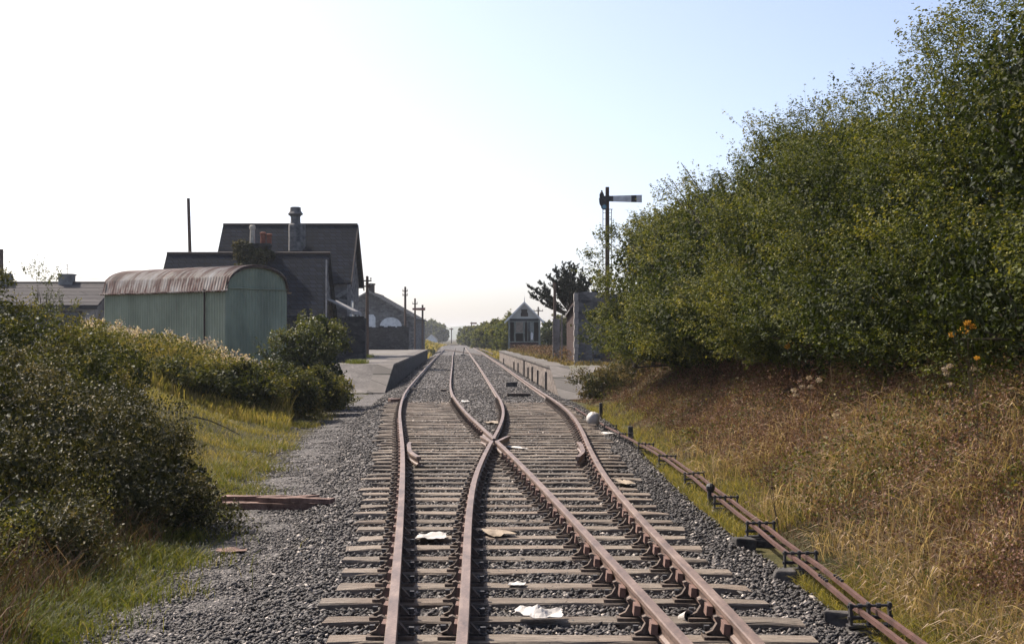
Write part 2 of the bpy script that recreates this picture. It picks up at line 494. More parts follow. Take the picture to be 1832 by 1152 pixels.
def grid_obj(name, mat, XX, YY, ZZ, tint=None):
    nu, nv = XX.shape
    V = np.stack([XX, YY, ZZ], -1).reshape(-1, 3)
    i, j = np.meshgrid(np.arange(nu - 1), np.arange(nv - 1), indexing="ij")
    a = (i * nv + j).ravel()
    Fq = np.stack([a, a + nv, a + nv + 1, a + 1], 1)
    return link(name, np_mesh(name, V, Fq, None if tint is None else tint.ravel(), True), mat)


ys = axis(-4, 3600, [(40, .3), (75, .6), (160, 2), (420, 6), (900, 30), (3600, 150)])
us = axis(-1300, 1300, [(-300, 100), (-60, 12), (-16, 1.2), (-1, .22), (5, .22), (12, .5), (40, 2.5), (100, 10), (300, 40), (1300, 125)])
UU, YY = np.meshgrid(us, ys, indexing="ij")
XX = UU + np.interp(YY, _g, (_xa + _xd) / 2) * np.clip(1 - np.abs(UU) / 400, 0, 1)
ZZ = T(XX, YY)
slg, srg = A(YY) - XX, XX - D(YY)
ZZ = ZZ - .05 * ((slg < 1.9) & (srg < .85))
dryg = np.where(srg > 1, np.clip(.15 + ss(srg, 1.6, 3.0) * .9, 0, 1), .25 + .35 * ss(YY, 60, 200))
g = grid_obj("ground", M["earth"], XX, YY, ZZ, dryg)
tag(g, "rough turf and earth ground either side of the railway", "ground", kind="structure")

yb = axis(1, 440, [(45, .18), (90, .5), (440, 4)])
wl_ = 1.05 + .12 * (vnoise(yb * 1.3, 1.0) - .5)
tt = np.linspace(0, 1, 40)
x0 = A(yb) - wl_; x1 = D(yb) + 1.0 + .15 * (vnoise(yb * 1.7, 9.0) - .5)
XB = x0[None] + (x1 - x0)[None] * tt[:, None]; YB = np.repeat(yb[None], 40, 0)
ZB = T(XB, YB) + .006 + (vnoise(XB * 4, YB * 4) - .5) * .035
tag(grid_obj("ballast_bed", M["ballast"], XB, YB, ZB), "dark stone ballast bed under the tracks", "ballast", kind="structure")

yp = axis(1, 66, [(45, .2), (66, .5)])
tt = np.linspace(0, 1, 16)
xr = A(yp) - 1.0; xl = A(yp) - 2.45 - .35 * (vnoise(yp * .5, 4.0) - .5) - .15 * (vnoise(yp * 2, 6.0) - .5) - 1.8 * ss(yp, 48, 57)
XP = xl[None] + (xr - xl)[None] * tt[:, None]; YP = np.repeat(yp[None], 16, 0)
ZP = T(XP, YP) - .012 + .014 * np.sin(tt * PI)[:, None] + (vnoise(XP * 3, YP * 3, 2.) - .5) * .03
tag(grid_obj("path", M["path"], XP, YP, ZP), "grey cinder path on the left of the tracks", "path", kind="structure")


# ballast stones
def stones(name, X, Y, Z, size, tints, mat, label, cat):
    n = len(X)
    base = np.array([(1, 0, 0), (-1, 0, 0), (0, 1, 0), (0, -1, 0), (0, 0, 1), (0, 0, -1)], float)
    fs = np.array([(0, 2, 4), (2, 1, 4), (1, 3, 4), (3, 0, 4), (2, 0, 5), (1, 2, 5), (3, 1, 5), (0, 3, 5)])
    V = base[None] + R.normal(0, .28, (n, 6, 3))
    V *= np.stack([R.uniform(.7, 1.4, n), R.uniform(.6, 1.1, n), R.uniform(.45, .8, n)], -1)[:, None]
    a = R.uniform(0, 2 * PI, n); ca, sa = np.cos(a), np.sin(a)
    x, y = V[..., 0].copy(), V[..., 1].copy()
    V[..., 0] = x * ca[:, None] - y * sa[:, None]; V[..., 1] = x * sa[:, None] + y * ca[:, None]
    tl = R.normal(0, .35, n); V[..., 2] += V[..., 0] * tl[:, None]
    V = V * (size / 2)[:, None, None] + np.stack([X, Y, Z], -1)[:, None]
    Fc = (fs[None] + (np.arange(n) * 6)[:, None, None]).reshape(-1, 3)
    o = link(name, np_mesh(name, V.reshape(-1, 3), Fc, np.repeat(tints, 6)), mat)
    return tag(o, label, cat, kind="stuff")


def scatter_y(n, y0, y1, p=1.0):
    """more points near y0 (density falls as 1/y^p)"""
    u = R.random(n)
    if abs(p - 1) < 1e-6: return y0 * (y1 / y0) ** u
    e = 1 - p
    return (y0 ** e + u * (y1 ** e - y0 ** e)) ** (1 / e)


n = 105000
Y = np.concatenate([scatter_y(88000, 6.8, 62, 1.7), scatter_y(17000, 50, 170, 1.2)]); w = R.random(n)
X = A(Y) - 1.15 + (D(Y) + 1.15 - A(Y) + 1.15) * w
sz = R.uniform(.024, .056, n) * (1 + .012 * (Y - 8))
tn = np.clip(R.beta(1.6, 2.6, n) + .25 * (vnoise(X * .7, Y * .35, 8.) - .5), 0, .93); tn[R.random(n) < .028] = .99
stones("ballast", X, Y, T(X, Y) + .012 + R.uniform(-.01, .022, n), sz, tn, M["stone"], "loose dark ballast stones between and beside the sleepers", "ballast")
n = 42000
Y = scatter_y(n, 6.8, 50, 1.8); w = R.random(n) ** 1.0
X = A(Y) - .95 - (1.75 + .3 * vnoise(Y * .6, 2.0)) * w
sz = R.uniform(.014, .042, n) * (1 + .012 * (Y - 8)); sz[R.random(n) < .05] *= 1.8
tn = np.clip(R.beta(1.9, 2.3, n), 0, .94); tn[R.random(n) < .02] = 1
stones("gravel", X, Y, T(X, Y) + .004, sz, tn, M["stone"], "fine loose gravel strewn over the path", "gravel")

# ------------------------------------------------------------------ sleepers with rail chairs
def chair_meshes():
    b = MB()   # casting: base plate, outer jaw with its curved rib, inner jaw
    b.box(-.165, .135, -.075, .075, 0, .022)
    b.prism([(-.045, .03), (-.022, .055), (-.036, .125), (-.075, .145), (-.098, .138), (-.078, .10), (-.105, .055), (-.15, .034)], "y", -.028, .028)
    b.prism([(.024, .055), (.05, .03), (.10, .034), (.062, .075), (.042, .098), (.026, .09)], "y", -.03, .03)
    chair = b.mesh("rail_chair")
    key = MB().add([(-.062, -.19, .060), (-.018, -.19, .060), (-.018, .1, .060), (-.062, .1, .060),
                    (-.056, -.19, .128), (-.014, -.19, .122), (-.014, .1, .122), (-.056, .1, .128)],
                   [(3, 2, 1, 0), (4, 5, 6, 7), (0, 1, 5, 4), (1, 2, 6, 5), (2, 3, 7, 6), (3, 0, 4, 7)]).mesh("key")
    bolt = MB()
    bolt.lathe([(.03, -.012), (.03, 0), (.018, .004), (.018, .016)], n=8); bolt.box(-.017, .017, -.017, .017, .016, .04)
    bolt = bolt.mesh("bolt")
    for m_, t_ in ((chair, "chair_iron"), (key, "rust_key"), (bolt, "iron")): m_.materials.append(M[t_])
    return chair, key, bolt


CHAIR, KEY, BOLT = chair_meshes()
ORD = "first second third fourth fifth sixth seventh eighth ninth tenth eleventh twelfth thirteenth fourteenth fifteenth sixteenth seventeenth eighteenth nineteenth twentieth".split()


def sleeper_mesh(L, w=.225, h=.15):
    n = max(8, int(L / .22))
    sec = [(-w / 2, -h), (-w / 2, -.012), (-w / 2 + .012, 0), (w / 2 - .012, 0), (w / 2, -.012), (w / 2, -h)]
    vs, fs, m_ = [], [], len(sec)
    wb = R.normal(0, .0038, (n + 1, m_, 3)); wb[..., 0] *= .5
    for i in range(n + 1):
        x = L * i / n
        for k_, (y, z) in enumerate(sec):
            e = R.normal(0, .012) if i in (0, n) else 0
            sag = -.012 * abs(R.normal()) if (i in (0, n) and z > -.05) else 0
            vs.append((x + wb[i, k_, 0] + e, y + wb[i, k_, 1], z + wb[i, k_, 2] * .6 + sag))
    for i in range(n):
        for k_ in range(m_):
            a, b = i * m_ + k_, i * m_ + (k_ + 1) % m_
            fs.append((a, a + m_, b + m_, b))
    fs.append(tuple(range(m_))); fs.append(tuple(range(n * m_, (n + 1) * m_))[::-1])
    return MB().add(vs, fs).mesh("wooden_sleeper")


def rails_at(y):
    return [A(y), D(y) - GA, A(y) + GA, D(y)]


yk, i = 8.967, 0
near_no = {}
while yk < 47.5:
    y = yk + R.normal(0, .018)
    gap = (D(y) - GA) - (A(y) + GA)
    spans = [(A(y) - .47 + R.normal(0, .055), D(y) + .5 + R.normal(0, .06), [0, 1, 2, 3])] if gap < .75 else \
        [(A(y) - .5 + R.normal(0, .06), A(y) + GA + .36, [0, 2]), (D(y) - GA - .36, D(y) + .45 + R.normal(0, .07), [1, 3])]
    for si, (xa, xb, rl) in enumerate(spans):
        if len(spans) == 1:
            if i < 20:
                lab = "weathered wooden sleeper, %s one up from the bottom of the photo" % ORD[i]
            else:
                lab = "weathered wooden sleeper in the tightly packed row around the rail crossing"
            grp = "sleepers across both tracks"
        else:
            lab = ("short weathered sleeper under the left track, towards the platforms", "short weathered sleeper under the right track, towards the platforms")[si]
            grp = ("far sleepers of the left track", "far sleepers of the right track")[si]
        zt = float(zr(y)) - .185 + R.normal(0, .004)
        o = link("wooden_sleeper", sleeper_mesh(xb - xa, .222 + R.normal(0, .012)), M["sleeper"], None, (xa, y, zt), R.normal(0, .006))
        tag(o, lab, "sleeper", grp)
        xs = rails_at(y)
        done = []
        for r_ in rl:
            xr_ = float(xs[r_])
            if any(abs(xr_ - q) < .30 for q in done): continue
            done.append(xr_)
            c_ = link("rail_chair", CHAIR, None, o, (xr_ - xa, 0, 0))
            if y < 34: link("key", KEY, None, c_)
            if y < 20:
                link("bolt", BOLT, None, c_, (-.135, .04, .034)); link("bolt", BOLT, None, c_, (.118, -.02, .034))
    yk += .687; i += 1

# ------------------------------------------------------------------ rails
RAILSEC = [(-.036, -.010), (-.030, 0), (.030, 0), (.036, -.010), (.035, -.038), (.010, -.054), (.010, -.105), (.030, -.118), (.030, -.142), (-.030, -.142), (-.030, -.118), (-.010, -.105), (-.010, -.054), (-.035, -.038)]


def ypath(y0, y1):
    return axis(y0, y1, [(min(y1, 70), .5)] + ([(y1, 5)] if y1 > 70 else []))


def rail(name, xf, y0, y1, label, extra_end=None, group="running rails"):
    y = ypath(y0, y1)
    p = [(float(xf(q)), q, float(zr(q))) for q in y]
    if extra_end: p += extra_end
    o = MB().sweep(RAILSEC, p).build(name, M["rust"])
    return tag(o, label, "rail", group)


fA = lambda y: A(y)
fD = lambda y: D(y)
fB = lambda y: D(y) - GA
fC = lambda y: A(y) + GA
yx = float(_g[np.argmin(np.abs(np.where((_g > 20) & (_g < 30), (fB(_g) - fC(_g)), 9)))])     # where B and C cross
xx = float(fB(yx)); zx = float(zr(yx))
rA = rail("running_rail", fA, 2, 430, "rusty outer rail on the left side of the tracks")
rD = rail("running_rail", fD, 2, 300, "rusty outer rail on the right side of the tracks")
yk_ = yx - .75
def wing(f, sgn):
    x_, sl_ = float(f(yk_)), 0
    out = []
    for dy in (.25, .5, .8, 1.1, 1.4):
        out.append((x_ + sgn * (.02 + .115 * dy + .05 * max(0, dy - .9)), yk_ + dy, float(zr(yk_ + dy))))
    return out
rB = rail("running_rail", fB, 2, yk_, "rusty inner rail second from the left, ending in a flared wing at the crossing", wing(fB, -1))
rC = rail("running_rail", fC, 2, yk_, "rusty inner rail slanting up from lower right to the crossing", wing(fC, 1))
rail("running_rail", lambda y: fB(y) + .0, yx + .15, 280, "rusty inner rail bowing right beyond the crossing")
rail("running_rail", lambda y: fC(y) - .0, yx - .1, 300, "rusty inner rail running straight away left of the crossing nose")
# fishplates on the two right hand rails
for rr, f, yj in ((rC, fC, 12.75), (rD, fD, 12.55), (rA, fA, 15.3)):
    b = MB(); x_, z_ = float(f(yj)), float(zr(yj)); ang = math.atan(float((f(yj + .5) - f(yj - .5))))
    Mx = Matrix.Translation((x_, yj, z_)) @ Matrix.Rotation(-ang, 4, "Z")
    for sx in (-1, 1):
        b.box(sx * .011, sx * .032, -.22, .22, -.104, -.050, Mx)
        for q in (-.16, -.055, .055, .16):
            b.box(sx * .032, sx * .058, q - .017, q + .017, -.095, -.062, Mx)
    b.build("fishplate", M["rust_dark"], rr)
# check rails
for f, sg, lab in ((fA, 1, "short flared check rail inside the left outer rail"), (fD, -1, "short flared check rail inside the right outer rail")):
    y = np.linspace(21.6, 24.9, 14)
    off = .115 + .13 * np.clip((23.0 - y) / 1.4, 0, 1) ** 1.5 + .03 * np.clip((y - 24.4) / .5, 0, 1)
    o = MB().sweep(RAILSEC, [(float(f(q)) + sg * float(w_), q, float(zr(q)) - .012) for q, w_ in zip(y, off)]).build("check_rail", M["rust"])
    tag(o, lab, "rail", "check rails")


def solve_px(px, py, dz=0.0):
    lo, hi = 3.0, 3000.0
    for _ in range(60):
        m_ = (lo + hi) / 2
        if HY + (HC - float(zr(m_)) - dz) * F / m_ > py: lo = m_
        else: hi = m_
    return ((px - CX) * m_ / F, m_)


for pts, lab in (([(764, 624.3), (793, 624.8), (817, 627.6), (842, 631.5), (862, 635)], "dark crossover rail cutting straight across the far tracks"),
                 ([(778, 619.8), (800, 617.8), (822, 617), (842, 619), (862, 624.5), (882, 632.5)], "dark crossover rail curving over the far tracks")):
    q = np.array([solve_px(*p, dz=.0) for p in pts])
    t_ = np.linspace(0, 1, len(q)); tf = np.linspace(0, 1, 24)
    path = [(np.interp(s_, t_, q[:, 0]), np.interp(s_, t_, q[:, 1]), -.18) for s_ in tf]
    tag(MB().sweep([(a_ * 1.6, h_) for a_, h_ in RAILSEC], path).build("crossover_rail", M["rust_dark"]), lab, "rail", "crossover rails")

# ------------------------------------------------------------------ point rodding on the right
RY = np.array([3, 6, 8.8, 14.9, 20, 24.6, 30.8, 36, 44]); RX = np.array([2.36, 2.40, 2.44, 2.50, 2.55, 2.50, 2.25, 2.05, 1.85])
def rodx(y): return float(np.interp(y, RY, RX))
def rz(y): return float(zr(y)) - .20
def rod(off, dz, y1, label):
    y = axis(3, y1, [(y1, .8)])
    sec = [(-.015, -.016), (.015, -.016), (.015, .016), (-.015, .016)]
    o = MB().sweep(sec, [(rodx(q) + off + .004 * math.sin(q * 1.7), q, rz(q) + dz + .006 * math.sin(q * 2.3)) for q in y]).build("point_rod", M["rod"])
    return tag(o, label, "rod", "point rods")
r1 = rod(-.035, .03, 42, "rusty point rod on the side next to the ballast")
r2 = rod(.085, .03, 27, "rusty point rod on the side next to the grass bank")
for dx_ in (-.035, .085):
    for q in (-.12, -.04, .04, .12):
        jb = MB(); jb.box(rodx(11.1) + dx_ - .012, rodx(11.1) + dx_ + .012, 11.1 + q - .012, 11.1 + q + .012, rz(11.1) + .050, rz(11.1) + .066)
        jb.build("joint_bolt", M["iron"], r1 if dx_ < 0 else r2)


def roller_stand():
    t = thing("roller_stand", "x", "rod stand")
    b = MB(); b.box(-.14, .16, -.085, .085, -.24, -.09); b.build("base_block", M["block"], t, bevel=.015)
    b = MB()
    for x_ in (-.105, .02, .165): b.box(x_ - .009, x_ + .009, -.025, .025, -.075, .09)
    b.box(-.13, .19, -.045, .045, -.076, -.06)
    b.build("frame", M["iron"], t)
    for z_, nm in ((.068, "upper_bar"), (-.012, "roller")):
        b = MB(); b.tube([(-.125, 0, z_), (.185, 0, z_)], .010 if nm == "upper_bar" else .015, 8)
        if nm == "upper_bar":
            for x_ in (-.1, -.04, .02, .09, .165): b.tube([(x_ - .015, 0, z_), (x_ + .015, 0, z_)], .019, 8)
        b.build(nm, M["iron"], t)
    return t


st0 = roller_stand()
SY = [9.85, 12.35, 14.45, 16.95, 20.1, 23.3, 26.2, 29.2, 32.2]
SL = ["nearest roller stand under the rusty point rods at lower right", "second nearest roller stand under the rusty point rods",
      "third nearest roller stand under the rusty point rods", "fourth nearest roller stand under the rusty point rods",
      "roller stand on the point rods beside a small green weed patch", "roller stand on the point rods beside the brown bank foot",
      "roller stand on the point rods near a short iron post", "roller stand on the point rods close to the white plastic bag",
      "farthest roller stand of the point rods, beyond the white bag"]
for i, y in enumerate(SY):
    o = st0 if i == 0 else copy_tree(st0)
    o.location = (rodx(y), y, rz(y)); o.rotation_euler = (R.normal(0, .02), R.normal(0, .03), -math.atan((rodx(y + .5) - rodx(y - .5))))
    tag(o, SL[i], None, "point rod stands")

# loose blocks by the rodding and in the track
def block(name, c, sx, sy, sz, rot, mat, label, cat, group=None):
    b = MB(); b.box(-sx / 2, sx / 2, -sy / 2, sy / 2, 0, sz)
    me = b.mesh(name)
    for v in me.vertices: v.co += Vector(R.normal(0, .012, 3))
    o = link(name, me, mat, None, c, rot); bv = o.modifiers.new("bevel", "BEVEL"); bv.width = .018; bv.segments = 2
    return tag(o, label, cat, group)
def gpt(px, py, dz=-.25):
    return solve_px(px, py, dz)
for px, py, s_, lab in ((1500, 1122, (.2, .16, .14), "grey stone block beside the nearest roller stand"), (1403, 1040, (.2, .16, .13), "dark stone block beside the second roller stand"),
                        (1330, 978, (.22, .18, .13), "dark stone block beside the third roller stand")):
    x_, y_ = gpt(px, py, -.33); block("stone_block", (x_, y_, float(T(x_, y_)) - .02), *s_, R.uniform(-.3, .3), M["block"], lab, "block", "stone blocks by the rods")
x_, y_ = gpt(915, 694); block("stone_block", (x_, y_, float(T(x_, y_)) - .02), .50, .35, .26, .05, M["block"], "squared grey block lying between the right track's rails", "block")
x_, y_ = gpt(928, 713.5); block("timber_baulk", (x_, y_, float(T(x_, y_)) - .03), .86, .22, .16, .04, M["darkwood"], "dark timber baulk lying across the right track", "timber")
x_, y_ = gpt(739, 702); block("timber_packing", (x_ , y_, float(T(x_, y_))), .30, .25, .13, 0, M["sleeper"], "pale timber packing just inside the left outer rail", "timber", "timber packings")
x_, y_ = gpt(796, 703); block("timber_packing", (x_ - .05, y_, float(T(x_, y_))), .26, .22, .12, .1, M["sleeper"], "timber packing beside the left track's inner rail", "timber", "timber packings")

# short iron posts
def post(px, base_py, top_py, w_, label, dz, cap=False, group="short iron posts", at_y=None):
    x_, y_ = solve_px(px, base_py, dz)
    if at_y: x_, y_ = (px - CX) * at_y / F, at_y
    z0 = float(T(x_, y_)); h_ = (base_py - top_py) * y_ / F
    b = MB(); b.box(-w_ / 2, w_ / 2, -w_ / 2, w_ / 2, -.1, h_)
    t = thing("iron_post", label, "post", (x_, y_, z0), R.normal(0, .1), group)
    b.build("shaft", M["iron"], t, bevel=.008)
    if cap:
        b = MB(); b.lathe([(.035, 0), (.055, .03), (.055, .07), (.03, .10)], (0, 0, h_ - .07), 10); b.build("pulley", M["iron"], t)
    return t
post(1075, 745, 717, .09, "black iron post standing behind the white plastic bag", -.3)
post(1128, 776, 749, .10, "short dark post at the foot of the bank beyond the rods", -.2)
post(1271, 880, 838, .07, "grey capped post in grass beside the point rods", -.15, True)
PP = [(976.6, 688, 665), (962, 679.5, 662), (952, 671.5, 656), (944.6, 668.5, 657), (937.5, 666.5, 645), (926.8, 660, 649), (919.5, 656, 647), (901, 649, 641)]
PL = ["nearest wire post", "second nearest wire post", "third wire post", "fourth, shorter wire post", "tallest wire post", "sixth wire post", "seventh wire post", "farthest wire post"]
for (px, b_, t_), l_ in zip(PP, PL):
    dd_ = np.arange(55, 150, .1); k_ = int(np.argmin(np.abs((px - CX) * dd_ / F - (D(dd_) + .74)))); y_ = float(dd_[k_]); zb2 = float(T((px - CX) * y_ / F, y_))
    b_ = HY + (HC - zb2) * F / y_
    post(px, b_, t_, .085, l_ + " in the row along the right platform wall", -.42, group="wire posts along the right platform", at_y=y_)

# ------------------------------------------------------------------ platforms
ZT = .45
def platform(side, f, off, y0, yb_, y1, yramp_x, label, wallmat, back):
    t = thing("station_platform", label, "platform")
    sg = -1 if side == "left" else 1
    y = axis(yb_, y1, [(y1, 6)])
    ex = [float(f(q)) + sg * off for q in y]
    ey = list(y)
    # edge line: ramp toe first
    e = [(yramp_x, y0, -.76)] + [(a_, b_, ZT) for a_, b_ in zip(ex, ey)]
    wall, cop, surf = MB(), MB(), MB()
    n_ = len(e)
    th = .45
    for (xa, ya, za), (xb, yb2, zb) in zip(e[:-1], e[1:]):
        vs = [(xa, ya, -.85), (xb, yb2, -.85), (xb, yb2, zb - .10), (xa, ya, za - .10), (xa + sg * th, ya, -.85), (xb + sg * th, yb2, -.85), (xb + sg * th, yb2, zb - .10), (xa + sg * th, ya, za - .10)]
        wall.add(vs, [(0, 1, 2, 3), (7, 6, 5, 4), (3, 2, 6, 7), (0, 3, 7, 4), (1, 5, 6, 2)])
        cw = .75
        o_ = -.06 * sg
        vs = [(xa + o_, ya, za - .10), (xb + o_, yb2, zb - .10), (xb + o_, yb2, zb), (xa + o_, ya, za), (xa + sg * cw, ya, za - .10), (xb + sg * cw, yb2, zb - .10), (xb + sg * cw, yb2, zb), (xa + sg * cw, ya, za)]
        cop.add(vs, [(0, 1, 2, 3), (7, 6, 5, 4), (3, 2, 6, 7), (0, 3, 7, 4), (1, 5, 6, 2)])
        m_ = 8
        for k_ in range(m_):
            xs0 = [xa + sg * (cw - .01 + (back - cw) * (k_ / m_) ** 1.5), xa + sg * (cw - .01 + (back - cw) * ((k_ + 1) / m_) ** 1.5)]
            xs1 = [xb + sg * (cw - .01 + (back - cw) * (k_ / m_) ** 1.5), xb + sg * (cw - .01 + (back - cw) * ((k_ + 1) / m_) ** 1.5)]
            surf.add([(xs0[0], ya, za - .012), (xs0[1], ya, za - .012), (xs1[1], yb2, zb - .012), (xs1[0], yb2, zb - .012)], [(0, 1, 2, 3) if sg > 0 else (3, 2, 1, 0)])
    xb, yb2, zb = e[-1]
    surf.add([(xb + sg * .1, yb2, -.9), (xb + sg * back, yb2, -.9), (xb + sg * back, yb2, zb - .012), (xb + sg * .1, yb2, zb - .012)], [(0, 1, 2, 3)])
    wall.build("wall", wallmat, t); cop.build("coping", M["coping"], t); surf.build("surface", M["paving"], t)
    return t
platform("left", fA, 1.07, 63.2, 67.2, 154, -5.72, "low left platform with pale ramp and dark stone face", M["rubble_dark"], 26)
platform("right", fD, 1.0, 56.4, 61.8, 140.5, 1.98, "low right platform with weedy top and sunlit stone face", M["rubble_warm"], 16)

# ------------------------------------------------------------------ buildings
def gable(t, x0, x1, y0, y1, zb, ze, zrdg, axis_, wallmat, roofmat, over=.25, th=.12, names=("wall", "roof")):
    """gabled block; ridge along 'x' or 'y'"""
    w = MB()
    if axis_ == "x":
        ym = (y0 + y1) / 2
        w.prism([(y0, zb), (y1, zb), (y1, ze), (ym, zrdg - .02), (y0, ze)], "x", x0, x1)
        sl_ = (zrdg - ze) / (ym - y0)
        r = MB()
        r.prism([(y0 - over, ze - over * sl_), (ym, zrdg), (ym, zrdg + th), (y0 - over, ze - over * sl_ + th)], "x", x0 - over, x1 + over)
        r.prism([(y1 + over, ze - over * sl_), (y1 + over, ze - over * sl_ + th), (ym, zrdg + th), (ym, zrdg)], "x", x0 - over, x1 + over)
        rdg = MB(); rdg.tube([(x0 - over, ym, zrdg + th - .02), (x1 + over, ym, zrdg + th - .02)], .10, 8)
    else:
        xm = (x0 + x1) / 2
        w.prism([(x0, zb), (x1, zb), (x1, ze), (xm, zrdg - .02), (x0, ze)], "y", y0, y1)
        sl_ = (zrdg - ze) / (xm - x0)
        r = MB()
        r.prism([(x0 - over, ze - over * sl_), (xm, zrdg), (xm, zrdg + th), (x0 - over, ze - over * sl_ + th)], "y", y0 - over, y1 + over)
        r.prism([(x1 + over, ze - over * sl_), (x1 + over, ze - over * sl_ + th), (xm, zrdg + th), (xm, zrdg)], "y", y0 - over, y1 + over)
        rdg = MB(); rdg.tube([(xm, y0 - over, zrdg + th - .02), (xm, y1 + over, zrdg + th - .02)], .10, 8)
    wo = w.build(names[0], wallmat, t); ro = r.build(names[1], roofmat, t)
    rdg.build("ridge_tile", M["darkwood"], ro)
    return wo, ro


# station house
t = thing("station_house", "dark stone station house with steep slate roof and tall moulded chimney", "house", (0, 0, 0))
gable(t, -19.6, -10.95, 94.4, 101.6, .4, 5.55, 9.38, "x", M["rubble"], M["slate"], .30)
gable(t, -21.1, -11.5, 84.6, 91.4, .4, 3.15, 6.80, "x", M["rubble"], M["slate"], .25, names=("wing_wall", "wing_roof"))
b = MB()
for (dy0, dy1) in ((94.05, 98.0),):
    b.prism([(94.0, 5.05), (98.0, 9.15), (98.0, 9.48), (94.0, 5.38)], "x", -10.66, -10.58)
    b.prism([(102.0, 5.05), (102.0, 5.38), (98.0, 9.48), (98.0, 9.15)], "x", -10.66, -10.58)
b.build("bargeboard", M["darkwood"], t)
b = MB()
cx, cy = -14.65, 96.2
b.lathe([(.48, 0), (.48, 1.75), (.44, 1.80), (.36, 1.86), (.34, 1.95), (.33, 2.30), (.36, 2.36), (.50, 2.46), (.52, 2.52), (.44, 2.62), (.38, 2.70), (.36, 2.95), (.30, 2.98)], (cx, cy, 7.55), 8)
ch = b.build("chimney", M["ashlar"], t)
b = MB(); b.lathe([(.24, 0), (.24, 1.75), (.18, 1.82)], (cx + .42, cy + .30, 7.6), 8); b.build("flue", M["ashlar"], ch)
# lower stack with pots on the wing
b = MB(); b.box(-16.55, -14.95, 87.5, 88.4, 5.9, 7.35); b.box(-16.62, -14.88, 87.43, 88.47, 7.35, 7.5)
ch = b.build("chimney", M["rubble_dark"], t)
for x_, m_, h_ in ((-16.05, "pot_cream", 1.15), (-15.40, "pot_red", .72), (-15.02, "pot_red", .62)):
    b = MB(); b.lathe([(.17, 0), (.15, h_ * .75), (.19, h_ * .8), (.19, h_ * .95), (.13, h_)], (x_, 87.95, 7.5), 10); b.build("chimney_pot", M[m_], ch, smooth=False)
b = MB(); b.tube([(-11.22, 84.3, 3.0), (-11.22, 84.3, .5)], .05, 6); b.build("downpipe", M["concrete"], t)
b = MB(); b.box(-21.3, -11.3, 84.22, 84.36, 2.72, 2.86); b.build("gutter", M["black"], t)
# veranda on the platform side
b = MB(); b.prism([(-11.45, 4.05), (-9.9, 3.30), (-9.9, 3.38), (-11.45, 4.13)], "y", 87.2, 93.6); vr = b.build("veranda_roof", M["concrete"], t)
for y_ in (87.4, 89.4, 91.4, 93.4): b = MB(); b.box(-9.98, -9.9, y_ - .04, y_ + .04, .44, 3.3); b.build("veranda_post", M["white"], t)
b = MB(); b.box(-10.0, -9.88, 87.2, 93.6, 3.16, 3.30); b.build("veranda_fascia", M["concrete"], t)
b = MB(); b.tube([(-11.0, 84.15, .5), (-10.98, 84.15, 6.3)], .055, 6); b.build("vent_pipe", M["concrete"], t)
for x_, z_ in ((-12.7, 4.2),):
    pass
for x_ in (-19.0, -16.4, -13.4):
    fr = MB(); fr.box(x_ - .5, x_ + .5, 84.53, 84.60, 1.2, 2.5); fo = fr.build("window", M["white"], t)
    pn = MB(); pn.box(x_ - .42, x_ + .42, 84.515, 84.53, 1.28, 2.42); pn.build("pane", M["glass"], fo)
fr = MB(); fr.box(-10.955, -10.90, 96.6, 97.7, 2.6, 4.2); fo = fr.build("window", M["white"], t)
pn = MB(); pn.box(-10.90, -10.885, 96.7, 97.6, 2.7, 4.1); pn.build("pane", M["glass"], fo)

# goods shed
t = thing("goods_shed", "stone goods shed far up the line with gable, white arch and white door", "shed", (0, 0, 0))
gable(t, -26.6, -13.6, 200, 222, -.8, 4.45, 8.15, "y", M["rubble"], M["slate"], .35)
b = MB()
for sx in (-1, 1):
    xm = -20.1; xe = xm + sx * 6.95; ze = 8.15 - 6.95 * (3.7 / 6.5)
    b.prism([(xm, 8.12), (xe, ze - .03), (xe, ze + .22), (xm, 8.37)] if sx > 0 else [(xm, 8.12), (xm, 8.37), (xe, ze + .22), (xe, ze - .03)], "y", 199.50, 199.63)
b.build("gable_coping", M["concrete"], t)
b = MB()
arc = [(-17.05 + 1.55 * math.cos(a_), 3.3 + 1.3 * math.sin(a_)) for a_ in np.linspace(0, PI, 14)]
b.prism([(-18.6, 0.2)] + arc[::-1] + [(-15.5, .2)], "y", 199.93, 199.99); b.build("arch_infill", M["white"], t)
b = MB(); b.prism([(-20.6, .3), (-20.6, 4.6), (-20.3, 5.0), (-19.5, 5.0), (-19.2, 4.6), (-19.2, .3)], "y", 199.92, 199.99); b.build("door", M["white"], t)
b = MB(); b.prism([(-21.9, 2.3), (-21.9, 4.0), (-21.4, 4.5), (-20.95, 4.0), (-20.95, 2.3)], "y", 199.93, 199.99); b.build("blocked_window", M["render"], t)
b = MB(); b.box(-20.6, -19.5, 201, 202, 7.6, 9.2); b.box(-20.7, -19.4, 200.9, 202.1, 9.2, 9.4)
b.build("chimney", M["brick"], t)

# rubble walls
def rubble_wall(x0, x1, y, zb, zt, label, th=.5, y2=None):
    t = thing("stone_wall", label, "wall")
    b = MB(); b.box(x0, x1, y, y + th, zb, zt); 
    if y2: b.box(x1 - th, x1 - .002, y + th, y2, zb, zt - .004)
    b.build("masonry", M["rubble_dark"], t)
    c_ = MB(); x_ = x0
    while x_ < x1 - .05:
        w_ = min(R.uniform(.18, .42), x1 - x_)
        c_.box(x_ + .01, x_ + w_ - .01, y + .03, y + th - .03, zt - .02, zt + R.uniform(.06, .24)); x_ += w_
    c_.build("coping_stones", M["rubble_dark"], t)
    return t
rubble_wall(-14.5, -7.42, 72, .3, 2.55, "dark rubble wall with jagged coping in front of the station house")
rubble_wall(-15.6, -10.95, 150.5, .3, 2.75, "dark rubble wall in front of the far goods shed")

